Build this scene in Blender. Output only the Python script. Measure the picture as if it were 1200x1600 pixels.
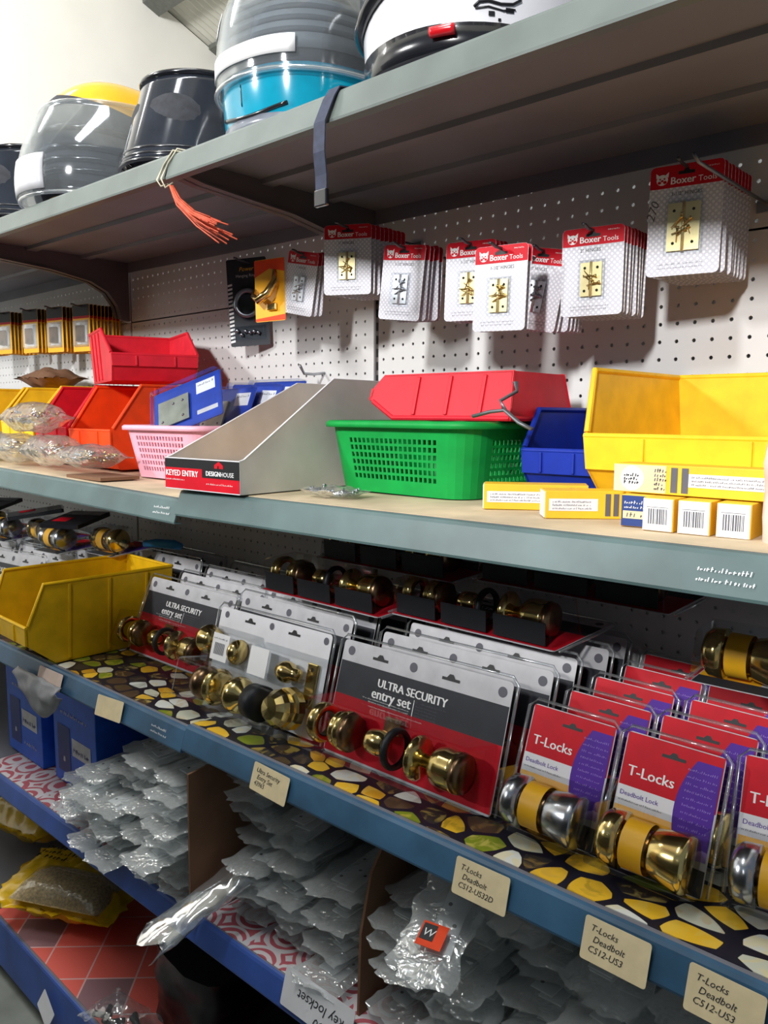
import bpy, math, random
from mathutils import Matrix, Vector, Euler, noise as mnoise
for o in list(bpy.data.objects): bpy.data.objects.remove(o)
SC=bpy.context.scene; COL=SC.collection
PI=math.pi
# ---------------------------------------------------------------- camera
def make_camera():
    f,yaw,pitch,roll=1241.17,.7581,.1211,.0047
    cy,sy=math.cos(yaw),math.sin(yaw)
    fw=Vector((-sy*math.cos(pitch),cy*math.cos(pitch),-math.sin(pitch)))
    r0=Vector((cy,sy,0)); u0=r0.cross(fw)
    r=r0*math.cos(roll)+u0*math.sin(roll); u=u0*math.cos(roll)-r0*math.sin(roll)
    cd=bpy.data.cameras.new('camera'); c=bpy.data.objects.new('camera',cd); COL.objects.link(c)
    cd.sensor_fit='VERTICAL'; cd.sensor_height=36; cd.sensor_width=27; cd.lens=f/1600*36
    cd.clip_start=.02
    M=Matrix((r,u,-fw)).transposed().to_4x4(); M.translation=Vector((1.0827,-1.14,-.0827))
    c.matrix_world=M; SC.camera=c
make_camera()
# ---------------------------------------------------------------- world, lamps, exposure
SC.view_settings.view_transform='Standard'; SC.view_settings.look='None'
SC.view_settings.exposure=0.25; SC.view_settings.gamma=1.0
SC.view_settings.use_curve_mapping=False
SC.cycles.transparent_max_bounces=40
SC.cycles.max_bounces=10
SC.cycles.sample_clamp_indirect=6
W=bpy.data.worlds.new('shop_air'); SC.world=W; W.use_nodes=True
W.node_tree.nodes['Background'].inputs[0].default_value=(.72,.85,1,1)
W.node_tree.nodes['Background'].inputs[1].default_value=.18
def area(name,loc,target,sx,sy,power,col,spread=180):
    l=bpy.data.lights.new(name,'AREA'); l.shape='RECTANGLE'; l.size=sx; l.size_y=sy; l.energy=power; l.color=col
    l.spread=math.radians(spread)
    o=bpy.data.objects.new(name,l); COL.objects.link(o); o.location=loc
    d=Vector(target)-Vector(loc); o.rotation_euler=d.to_track_quat('-Z','Y').to_euler()
    return o
area('ceiling_or_fill_lamp',(1.75,-5.1,1.95),(.2,0,0),.35,.55,262,(1,.99,.98))
area('ceiling_or_fill_lamp',(-2.6,-5.0,2.2),(-.8,0,0),.35,.55,150,(1,.99,.98))
area('ceiling_or_fill_lamp',(.35,-1.25,2.45),(.35,-.6,0),.3,1.3,30,(.93,.97,1))
area('ceiling_or_fill_lamp',(-2.2,-.9,2.5),(-3.4,.6,.8),.6,1.3,58,(1,.985,.97))  # unseen fill lamp that brightens the left wall
# ---------------------------------------------------------------- materials
def lin(c): 
    c=c/255; return c/12.92 if c<=.04045 else ((c+.055)/1.055)**2.4
def rgb(c): return (lin(c[0]),lin(c[1]),lin(c[2]),1)
class NT:
    def __init__(s,m): s.t=m.node_tree; s.t.nodes.clear()
    def n(s,typ,**k):
        nd=s.t.nodes.new(typ)
        for a,b in k.items():
            if a.startswith('i_'):
                key=a[2:]; key=int(key) if key.isdigit() else key.replace('_',' ')
                nd.inputs[key].default_value=b
            else: setattr(nd,a,b)
        return nd
    def l(s,a,b): s.t.links.new(a,b)
def newmat(name):
    m=bpy.data.materials.new(name); m.use_nodes=True; return m,NT(m)
def ramp(t,stops,interp='LINEAR'):
    r=t.n('ShaderNodeValToRGB'); r.color_ramp.interpolation=interp
    e=r.color_ramp.elements
    while len(e)<len(stops): e.new(.5)
    for i,(p,c) in enumerate(stops): e[i].position=p; e[i].color=rgb(c)
    return r
def P(name,col,rough=.5,metal=0.,var=.08,vs=30.,bump=0.,bs=250.,coat=0.,spec=.5,trans=0.,alpha=1.):
    m,t=newmat(name)
    out=t.n('ShaderNodeOutputMaterial'); b=t.n('ShaderNodeBsdfPrincipled'); t.l(b.outputs[0],out.inputs[0])
    b.inputs['Roughness'].default_value=rough; b.inputs['Metallic'].default_value=metal
    b.inputs['Coat Weight'].default_value=coat; b.inputs['Specular IOR Level'].default_value=spec
    b.inputs['Transmission Weight'].default_value=trans; b.inputs['Alpha'].default_value=alpha
    tc=t.n('ShaderNodeTexCoord')
    if var>0:
        nz=t.n('ShaderNodeTexNoise',i_Scale=vs,i_Detail=4.); t.l(tc.outputs['Object'],nz.inputs['Vector'])
        lo=tuple(max(0,c*(1-var)) for c in col); hi=tuple(min(255,c*(1+var)) for c in col)
        r=ramp(t,[(.3,lo),(.7,hi)]); t.l(nz.outputs[0],r.inputs[0]); t.l(r.outputs[0],b.inputs['Base Color'])
    else: b.inputs['Base Color'].default_value=rgb(col)
    if bump>0:
        n2=t.n('ShaderNodeTexNoise',i_Scale=bs,i_Detail=3.); t.l(tc.outputs['Object'],n2.inputs['Vector'])
        bp=t.n('ShaderNodeBump',i_Strength=bump,i_Distance=.002); t.l(n2.outputs[0],bp.inputs['Height']); t.l(bp.outputs[0],b.inputs['Normal'])
    return m
def CLEAR(name,gloss=.07,milk=.0,rough=.06,tint=(245,248,250),bump=0.,bs=60.,milkcol=(225,230,232),edge=.5):
    """thin clear plastic film: see-through with a fresnel sheen, a little milky if asked"""
    m,t=newmat(name)
    out=t.n('ShaderNodeOutputMaterial'); tr=t.n('ShaderNodeBsdfTransparent'); tr.inputs[0].default_value=rgb(tint)
    gl=t.n('ShaderNodeBsdfGlossy',i_Roughness=rough); gl.inputs[0].default_value=(1,1,1,1)
    lw=t.n('ShaderNodeFresnel',i_IOR=1.35)
    ma=t.n('ShaderNodeMath',operation='MULTIPLY_ADD'); ma.inputs[1].default_value=edge; ma.inputs[2].default_value=gloss
    t.l(lw.outputs[0],ma.inputs[0])
    mx=t.n('ShaderNodeMixShader'); t.l(ma.outputs[0],mx.inputs[0]); t.l(tr.outputs[0],mx.inputs[1]); t.l(gl.outputs[0],mx.inputs[2])
    last=mx
    if milk>0:
        df=t.n('ShaderNodeBsdfDiffuse'); df.inputs[0].default_value=rgb(milkcol)
        m2=t.n('ShaderNodeMixShader',i_0=milk); t.l(last.outputs[0],m2.inputs[1]); t.l(df.outputs[0],m2.inputs[2]); last=m2
    if bump>0:
        tc=t.n('ShaderNodeTexCoord'); n2=t.n('ShaderNodeTexNoise',i_Scale=bs,i_Detail=2.,i_Distortion=.6); t.l(tc.outputs['Object'],n2.inputs['Vector'])
        bp=t.n('ShaderNodeBump',i_Strength=bump,i_Distance=.01); t.l(n2.outputs[0],bp.inputs['Height'])
        for q in (gl,lw): t.l(bp.outputs[0],q.inputs['Normal'])
    t.l(last.outputs[0],out.inputs[0]); return m
M={}
M['white']=P('white_paint',(238,236,228),.6,var=.02,vs=2)
M['peg']=P('pegboard_cream_enamel',(206,206,205),.42,var=.03,vs=4)
M['dark']=P('dark_void',(14,14,16),.8,var=0)
M['sage']=P('sage_green_enamel',(98,107,103),.45,var=.07,vs=14)
M['teal']=P('grey_green_enamel',(78,100,100),.42,var=.10,vs=12)
M['blueteal']=P('slate_blue_enamel',(54,92,122),.42,var=.13,vs=14)
M['blue']=P('royal_blue_enamel',(52,84,160),.45,var=.10,vs=12)
M['under']=P('shelf_underside_enamel',(118,118,126),.5,var=.05,vs=6)
M['bracket']=P('bracket_enamel',(92,86,86),.5,var=.06,vs=8)
M['concrete']=P('concrete',(120,124,118),.8,var=.15,vs=6)
M['card_red']=P('red_print',(200,20,38),.45,var=.05,spec=.2)
M['red']=P('red_plastic',(214,28,44),.48,var=.05,spec=.28)
M['red2']=P('light_red_plastic',(216,36,52),.48,var=.05,spec=.28)
M['orange']=P('orange_plastic',(240,72,22),.48,var=.05,spec=.28)
M['yellow']=P('yellow_plastic',(246,196,38),.48,var=.05,spec=.28)
M['yellow2']=P('mustard_plastic',(226,178,14),.48,var=.05,spec=.28)
M['bluep']=P('blue_plastic',(20,48,158),.48,var=.05,spec=.28)
M['green']=P('green_plastic',(14,150,66),.48,var=.05,spec=.28)
M['pink']=P('pink_plastic',(246,178,196),.4,var=.03)
M['cardb']=P('grey_cardboard',(200,195,190),.85,var=.05,vs=12)
M['brown']=P('brown_cardboard',(120,86,62),.85,var=.07,vs=15)
M['wht']=P('white_print',(240,240,240),.5,var=0)
M['whtcard']=P('white_card',(226,226,230),.5,var=.02)
M['silverprint']=P('silver_print',(196,196,200),.35,var=.05)
M['blk']=P('black_print',(20,20,24),.45,var=0)
M['ink']=P('grey_ink',(90,90,100),.6,var=0)
M['char']=P('charcoal_print',(50,52,58),.45,var=.06,spec=.25)
M['brass']=P('polished_brass',(236,202,132),.16,metal=1,var=.12,vs=25)
M['hingebrass']=P('bright_brass_plate',(250,228,170),.36,metal=.75,var=.05)
M['hingesteel']=P('bright_zinc_plate',(226,228,232),.36,metal=.75,var=.05)
M['brassd']=P('antique_brass',(138,108,80),.28,metal=1,var=.2,vs=40)
M['chrome']=P('satin_chrome',(200,200,204),.22,metal=1,var=.06)
M['steel']=P('zinc_steel',(170,172,178),.32,metal=1,var=.06)
M['dullsteel']=P('dull_dark_steel',(92,94,100),.45,metal=.8,var=.1)
M['rubber']=P('black_rubber',(26,26,30),.5,var=.1)
M['darkpl']=P('smoked_black_plastic',(30,31,36),.2,var=.1,coat=.4)
M['purple']=P('purple_print',(86,46,156),.45,var=.05,spec=.2)
M['ylwprint']=P('yellow_print',(246,180,30),.45,var=.03)
M['tag']=P('cream_tag_card',(226,208,166),.7,var=.05,vs=30)
M['paper']=P('brown_wrapping_paper',(226,202,188),.8,var=.05,vs=20,bump=.3,bs=40)
M['clear']=CLEAR('clear_blister',.006,.0,.07,edge=.32)
M['clearm']=CLEAR('clear_blister_frosted_edge',.10,.10,.12)
M['bag']=CLEAR('crumpled_clear_bag',.22,.22,.16,bump=1.,bs=42,milkcol=(246,248,245),edge=.6)
M['bagd']=CLEAR('smooth_clear_bag',.12,.06,.12,bump=.8,bs=30)
M['visor']=CLEAR('clear_visor',.08,.05,.06)
M['smoke']=CLEAR('smoked_visor',.10,.12,.08,tint=(90,92,98),milkcol=(70,72,80))
# ---------------------------------------------------------------- mesh helper
_txt={}
def text_mesh(s,shear=0.):
    k=(s,shear)
    if k in _txt: return _txt[k]
    cu=bpy.data.curves.new('t','FONT'); cu.body=s; cu.size=1; cu.shear=shear; cu.resolution_u=2
    ob=bpy.data.objects.new('t',cu); COL.objects.link(ob)
    dg=bpy.context.evaluated_depsgraph_get(); dg.update()
    me=bpy.data.meshes.new_from_object(ob.evaluated_get(dg))
    vs=[tuple(v.co) for v in me.vertices]; fs=[tuple(p.vertices) for p in me.polygons]
    bpy.data.objects.remove(ob); bpy.data.curves.remove(cu); bpy.data.meshes.remove(me)
    w=max((v[0] for v in vs),default=0)
    _txt[k]=(vs,fs,w); return _txt[k]
class MB:
    def __init__(s,M=None): s.v=[];s.f=[];s.fm=[];s.fs=[];s.mats=[];s.M=M or Matrix()
    def add(s,vs,fs,mat,smooth=False):
        mt=M_(mat)
        if mt not in s.mats: s.mats.append(mt)
        i=s.mats.index(mt); n=len(s.v)
        s.v+=[tuple(s.M@Vector(p)) for p in vs]
        for f in fs: s.f.append([n+k for k in f]); s.fm.append(i); s.fs.append(smooth)
        return s
    def hex8(s,b,t,mat):
        return s.add(list(b)+list(t),[(3,2,1,0),(4,5,6,7),(0,1,5,4),(1,2,6,5),(2,3,7,6),(3,0,4,7)],mat)
    def box(s,x0,x1,y0,y1,z0,z1,mat):
        q=[(x0,y0),(x1,y0),(x1,y1),(x0,y1)]
        return s.hex8([(x,y,z0) for x,y in q],[(x,y,z1) for x,y in q],mat)
    def extrude(s,poly,axis,a,b,mat,smooth=False,capmat=None):
        n=len(poly)
        def pt(p,t): return (t,p[0],p[1]) if axis=='x' else ((p[0],t,p[1]) if axis=='y' else (p[0],p[1],t))
        vs=[pt(p,a) for p in poly]+[pt(p,b) for p in poly]
        s.add(vs,[(i,(i+1)%n,n+(i+1)%n,n+i) for i in range(n)],mat,smooth)
        s.add(vs,[tuple(range(n))[::-1],tuple(range(n,2*n))],capmat or mat)
        return s
    def plate(s,w,h,r,y0,y1,mat,z0=0.,x0=0.):
        """rounded rectangle in xz, between y0 and y1"""
        pl=[]
        for cx,cz,a0 in ((w/2-r,h-r,0),(-w/2+r,h-r,90),(-w/2+r,r,180),(w/2-r,r,270)):
            for k in range(4):
                a=math.radians(a0+30*k); pl.append((x0+cx+r*math.cos(a),z0+cz+r*math.sin(a)))
        return s.extrude(pl,'y',y0,y1,mat)
    def rect(s,x0,x1,z0,z1,y,mat): return s.add([(x0,y,z0),(x1,y,z0),(x1,y,z1),(x0,y,z1)],[(0,1,2,3)],mat)
    def lathe(s,prof,n,mat,axis='z',o=(0,0,0),smooth=True,arc=2*PI):
        vs=[];fs=[];k=len(prof); full=arc>6.28; m=n if full else n+1
        for i in range(m):
            a=arc*i/n; c,q=math.cos(a),math.sin(a)
            for r,z in prof:
                p={'z':(r*c,r*q,z),'x':(z,r*c,r*q),'y':(r*c,z,r*q)}[axis]
                vs.append((p[0]+o[0],p[1]+o[1],p[2]+o[2]))
        for i in range(n):
            j=(i+1)%m
            for t in range(k-1): fs.append((i*k+t,j*k+t,j*k+t+1,i*k+t+1))
        return s.add(vs,fs,mat,smooth)
    def tube(s,pts,r,n,mat,smooth=True,ry=None):
        pts=[Vector(p) for p in pts]; vs=[];fs=[]
        up=Vector((0,0,1))
        for i,p in enumerate(pts):
            d=(pts[min(i+1,len(pts)-1)]-pts[max(i-1,0)]).normalized()
            ref=up if abs(d.z)<.95 else Vector((1,0,0))
            a=d.cross(ref).normalized(); b=a.cross(d)
            rr=r[i] if isinstance(r,(list,tuple)) else r
            for k in range(n):
                t=2*PI*k/n; vs.append(tuple(p+a*rr*math.cos(t)+b*(ry or rr)*math.sin(t)))
        for i in range(len(pts)-1):
            for k in range(n): fs.append((i*n+k,i*n+(k+1)%n,(i+1)*n+(k+1)%n,(i+1)*n+k))
        fs+= [tuple(range(n))[::-1],tuple(range((len(pts)-1)*n,len(pts)*n))]
        return s.add(vs,fs,mat,smooth)
    def grid(s,fn,nu,nv,mat,smooth=True):
        vs=[fn(i/nu,j/nv) for j in range(nv+1) for i in range(nu+1)]
        fs=[(j*(nu+1)+i,j*(nu+1)+i+1,(j+1)*(nu+1)+i+1,(j+1)*(nu+1)+i) for j in range(nv) for i in range(nu)]
        return s.add(vs,fs,mat,smooth)
    def text(s,t,x,z,y,size,mat,rot=0.,shear=0.,fitw=None,bold=0):
        """lettering on a face that looks towards -y; x,z = left end of the baseline"""
        vs,fs,w=text_mesh(t,shear)
        if fitw and w: size=fitw/w
        c,q=math.cos(rot),math.sin(rot)
        for dx in ([0] if not bold else [0,bold]):
            s.add([(x+dx+size*(v[0]*c-v[1]*q),y-dx*.01,z+size*(v[0]*q+v[1]*c)) for v in vs],fs,mat)
        return s
    def scrawl(s,x0,x1,z,y,h,mat,seed=1,t=.0006):
        """a line of print too small to read: short uneven strokes"""
        r=random.Random(seed); x=x0
        while x<x1:
            w=r.uniform(.4,.9)*h; a=r.uniform(.35,1)*h
            s.add([(x,y,z),(x+t*1.2,y,z),(x+t*1.2+h*.15,y,z+a),(x+h*.15,y,z+a)],[(0,1,2,3)],mat)
            if r.random()<.7: s.add([(x,y,z+a*.45),(x+w*.7,y,z+a*.45),(x+w*.7,y,z+a*.45+t),(x,y,z+a*.45+t)],[(0,1,2,3)],mat)
            x+=w+(h*.5 if r.random()<.15 else 0)
        return s
    def build(s,name,parent=None,loc=None,mods=(),kind=None):
        me=bpy.data.meshes.new(name); me.from_pydata(s.v,[],s.f)
        for m in s.mats: me.materials.append(m)
        me.polygons.foreach_set('material_index',s.fm); me.polygons.foreach_set('use_smooth',s.fs); me.update()
        o=bpy.data.objects.new(name,me); COL.objects.link(o)
        if parent: o.parent=parent
        if loc: o.location=loc
        for md in mods:
            if md[0]=='bevel':
                b=o.modifiers.new('bevel','BEVEL'); b.width=md[1]; b.segments=2; b.limit_method='ANGLE'; b.angle_limit=math.radians(40)
            elif md[0]=='solid':
                b=o.modifiers.new('solid','SOLIDIFY'); b.thickness=md[1]; b.offset=md[2] if len(md)>2 else -1
            elif md[0]=='sub':
                b=o.modifiers.new('sub','SUBSURF'); b.levels=b.render_levels=md[1]
        if kind: o['kind']=kind
        return o
def M_(m): return M[m] if isinstance(m,str) else m
def tag(o,label,cat,group=None,kind=None):
    o['label']=label; o['category']=cat
    if group: o['group']=group
    if kind: o['kind']=kind
    return o
def thing(name,label,cat,loc=(0,0,0),rot=(0,0,0),group=None):
    o=bpy.data.objects.new(name,None); COL.objects.link(o); o.empty_display_size=.02
    o.location=loc; o.rotation_euler=rot
    return tag(o,label,cat,group)
def dup(root,loc,rot,label=None,group=None):
    r=root.copy(); COL.objects.link(r); r.location=loc; r.rotation_euler=rot
    if label: r['label']=label
    if group: r['group']=group
    for ch in list(root.children):
        c=ch.copy(); COL.objects.link(c); c.parent=r
        for g in ch.children:
            d=g.copy(); COL.objects.link(d); d.parent=c
    return r
def rotm(yaw=0,pitch=0,roll=0):
    """yaw about z, lean back by pitch, then roll in its own plane"""
    return (Matrix.Rotation(yaw,3,'Z')@Matrix.Rotation(-pitch,3,'X')@Matrix.Rotation(-roll,3,'Y')).to_euler()
random.seed(7)
def jit(a): return random.uniform(-a,a)
# ================================================================ the shop room
FLOOR=-1.50
o=MB().box(-4.2,3.2,-6.5,3.6,FLOOR-.05,FLOOR,'concrete').build('floor',kind='structure')
# white end wall, far left; the roof slopes down away from the camera
XW=-4.0
def roofz(y): return 2.66-(y-2.09)*.385
o=MB()
o.extrude([(-6.5,FLOOR),(3.6,FLOOR),(3.6,roofz(3.6)-.02),(-6.5,roofz(-6.5)-.02)],'x',XW-.15,XW,'white')
o.build('wall_left',kind='structure')
MB().box(XW,3.2,3.55,3.7,FLOOR,roofz(3.7)-.02,'white').build('wall_back',kind='structure')
M['roofsheet']=P('weathered_roof_sheet',(206,204,192),.55,var=.06,vs=3)
M['beam']=P('dark_beam_paint',(96,98,92),.6,var=.08)
rf=MB(); n=130; y0,y1=-6.5,3.9
prof=[]
for i in range(n*2+1):
    x=XW-.3+i*(7.5/(n*2)); prof.append((x,.016 if i%2 else 0.))
vs=[(x,y0,roofz(y0)+d) for x,d in prof]+[(x,y1,roofz(y1)+d) for x,d in prof]
k=len(prof); rf.add(vs,[(i,i+1,k+i+1,k+i) for i in range(k-1)],'roofsheet')
rf.build('ceiling',kind='structure',mods=[('solid',.004)])
for i,(yb,dp) in enumerate(((1.86,.10),(2.38,.03))):
    b=MB(); z=roofz(yb)-.005
    b.extrude([(yb,z),(yb+.12,z-.046),(yb+.12,z-.046-dp),(yb,z-dp)],'x',XW,3.2,'beam')
    b.build('trim_%d'%(i+1),kind='structure')
# ================================================================ gondola shelving
S=.0254
JX=[-2.825,-.955,-.02,.915]                      # upright positions
LEVEL={'top':[(.335,.328),(.328,.311),(.309,.300)],
       'mid':[(-.19,-.199),(-.199,-.2165),(-.202,-.196)],
       'low':[(-.620,-.613),(-.613,-.598),(-.592,-.574)],
       'dam':[(-.965,-.955),(-.955,-.927),(-.925,-.89)],
       'red':[(-1.355,-1.355)]*3}
def zt(level,x):
    for b in range(3):
        if x<=JX[b+1] or b==2:
            a,c=LEVEL[level][b]; return a+(c-a)*(x-JX[b])/(JX[b+1]-JX[b])
PAINT={'top':'sage','mid':'teal','low':'blueteal','dam':'blue','red':'blue'}
WHERE={'top':'topmost, under the helmets','mid':'under the plastic bins','low':'under the lock packs','dam':'under the bagged hinges','red':'lowest, just above the floor'}
BAY=['far left','left','right']
YF=-.443
def sx(lv,b,x,dz=0.):
    a,c=LEVEL[lv][b]; return a+(c-a)*(x-JX[b])/(JX[b+1]-JX[b])+dz
SHELF_COL={'top':'sage green','mid':'grey green','low':'slate blue','dam':'royal blue','red':'royal blue'}
for lv in ('top','mid','low','dam','red'):
    for b in range(3):
        x0,x1=JX[b]+.0015,JX[b+1]-.0015
        t=thing('shelf','%s steel shelf, %s, %s bay'%(SHELF_COL[lv],WHERE[lv],BAY[b]),'shelf',(0,0,0),group='steel shelves of the rack')
        pl=PAINT[lv]; yb=-.006
        prof=[(YF,-.0),(yb,0),(yb,-.03),(yb-.003,-.03),(yb-.003,-.0035),
              (-.115,-.0035),(-.118,-.011),(-.142,-.011),(-.145,-.0035),
              (-.255,-.0035),(-.258,-.011),(-.282,-.011),(-.285,-.0035),(YF,-.0035)]
        dk=MB()
        n=len(prof)
        V=[(x,y,sx(lv,b,x,z)) for x in (x0,x1) for y,z in prof]
        dk.add(V,[(i,(i+1)%n,n+(i+1)%n,n+i) for i in range(n)],'under'); dk.add(V,[tuple(range(n))[::-1],tuple(range(n,2*n))],'under')
        dk.build('deck',t)
        lp=MB(); dep=.105 if lv=='red' else .040
        lip=[(YF,0),(YF-.004,-.0012),(YF-.0065,-.005),(YF-.017,-dep+.003),(YF-.0165,-dep),(YF-.004,-dep-.001),(YF-.004,-dep+.001),(YF-.0145,-dep+.0025),(YF-.0045,-.006),(YF,-.0036)]
        n=len(lip)
        V=[(x,y,sx(lv,b,x,z)) for x in (x0,x1) for y,z in lip]
        lp.add(V,[(i,(i+1)%n,n+(i+1)%n,n+i) for i in range(n)],pl); lp.add(V,[tuple(range(n))[::-1],tuple(range(n,2*n))],pl)
        lp.build('front_lip',t)
        if lv!='red':
            for xs,xe in ((x0+.001,x0+.004),(x1-.004,x1-.001)):
                z=sx(lv,b,xs)-.004
                br=MB()
                pr=[(-.008,0),(-.425,0),(-.432,-.028),(-.40,-.034),(-.22,-.047),(-.12,-.064),(-.075,-.086),(-.05,-.118),(-.04,-.15),(-.008,-.155)]
                br.extrude([(y,z+q) for y,q in pr],'x',xs,xe,'bracket')
                fl=xs+.0 if xs==x0+.001 else xe
                for (ya,qa),(yb2,qb) in zip(pr[2:8],pr[3:9]):   # folded stiffening flange along the curved edge
                    sgn=1 if xs==x0+.001 else -1
                    br.hex8([(fl,ya,z+qa),(fl+sgn*.016,ya,z+qa),(fl+sgn*.016,yb2,z+qb),(fl,yb2,z+qb)],
                            [(fl,ya,z+qa+.002),(fl+sgn*.016,ya,z+qa+.002),(fl+sgn*.016,yb2,z+qb+.002),(fl,yb2,z+qb+.002)],'bracket')
                br.build('bracket',t)
# ---- perforated back panels (real holes), plain ones low down
def pegpanel(x0,x1,z0,z1,name,label,holes=True):
    t=thing(name,label,'panel',(0,0,0),group='cream back panels of the rack')
    m=MB(); th=.0025
    if holes:
        r=.0029
        i0=math.ceil((x0+.006)/S); i1=math.floor((x1-.006)/S); j0=math.ceil((z0+.006)/S); j1=math.floor((z1-.006)/S)
        xa,xb=(i0-.5)*S,(i1+.5)*S; za,zb=(j0-.5)*S,(j1+.5)*S
        ang=[-135+45*k for k in range(8)]
        V=[];F=[]; V2=[];F2=[]
        for i in range(i0,i1+1):
            for j in range(j0,j1+1):
                cx,cz=i*S,j*S; h=S/2; n=len(V)
                sq=[(-h,-h),(0,-h),(h,-h),(h,0),(h,h),(0,h),(-h,h),(-h,0)]
                for a,q in sq: V.append((cx+a,0,cz+q))
                for a in ang: V.append((cx+r*math.cos(math.radians(a)),0,cz+r*math.sin(math.radians(a))))
                for k in range(8):
                    F.append((n+k,n+(k+1)%8,n+8+(k+1)%8,n+8+k))
                n2=len(V2)
                for yy in (0,th):
                    for a in ang: V2.append((cx+r*math.cos(math.radians(a)),yy,cz+r*math.sin(math.radians(a))))
                for k in range(8): F2.append((n2+k,n2+(k+1)%8,n2+8+(k+1)%8,n2+8+k))
        m.add(V,F,'peg'); m.add(V2,F2,'peg')
        x0b,x1b,z0b,z1b=max(x0,xa) if False else xa,xb,za,zb
        for q in ((x0,xa,z0,z1),(xb,x1,z0,z1),(xa,xb,z0,za),(xa,xb,zb,z1)):
            if q[1]>q[0] and q[3]>q[2]: m.rect(q[0],q[1],q[2],q[3],0,'peg')
        for q in ((x0,x1,z0,z0),(x0,x1,z1,z1)):
            m.add([(q[0],0,q[2]),(q[1],0,q[2]),(q[1],.005,q[2]),(q[0],.005,q[2])],[(0,1,2,3)],'peg')
        for x in (x0,x1): m.add([(x,0,z0),(x,0,z1),(x,.005,z1),(x,.005,z0)],[(0,1,2,3)],'peg')
    else: m.box(x0,x1,0,.005,z0,z1,'peg')
    m.build('perforated_sheet' if holes else 'plain_sheet',t)
G=.0065
for b in range(3):
    x0,x1=JX[b]+G,JX[b+1]-G
    if b==2: x1-=.0
    pegpanel(x0,x1,.17,.335,'back_panel','shaded perforated strip of back panel under the helmet shelf, %s bay'%BAY[b])
    pegpanel(x0,x1,-.235,.168,'back_panel','cream perforated back panel behind the plastic bins in the %s bay'%BAY[b])
    pegpanel(x0,x1,-.63,-.238,'back_panel','dim perforated back panel behind the lock packs in the %s bay'%BAY[b])
    pegpanel(x0,x1,FLOOR+.009,-.633,'back_panel','plain back panel behind the bagged hinges in the %s bay'%BAY[b],False)
for k,x in enumerate(JX[:3]):
    t=thing('upright_post','slotted steel upright post at the %s joint of the rack'%['far left','left','middle'][k],'post',(x,0,0),group='upright posts of the rack')
    m=MB(); m.box(-.012,.012,.0062,.046,FLOOR+.001,.345,'bracket')
    m.build('post',t)
    m=MB()
    for j in range(-58,14):
        z=j*S+.006
        m.box(-.0042,.0042,.0045,.0061,z,z+.0155,'dark')
    m.build('slots',t)
    m=MB(); m.box(-.03,.03,-.40,.046,FLOOR+.0005,FLOOR+.008,'bracket'); m.build('foot',t)
o=MB().box(JX[0],JX[3]+.3,.062,.07,FLOOR+.002,.335,'peg').build('rear_panel'); tag(o,'cream rear panel closing the back of the rack behind the perforated sheets','panel')
# ---- the rack across the aisle: keeps low daylight off the lower shelves
M['plainback']=P('grey_rack_panel',(96,98,98),.6,var=.1,vs=5)
t=thing('shelving_rack','grey steel shelving rack across the aisle, facing the camera side','rack',(-.6,-2.25,0))
MB().box(-2.6,3.0,-.012,.012,FLOOR+.001,.57,'plainback').build('back_panel',t)
for z in (-1.3,-.9,-.5,-.1):
    MB().box(-2.6,3.0,.012,.40,z-.02,z,'plainback').build('shelf_board',t)
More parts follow.
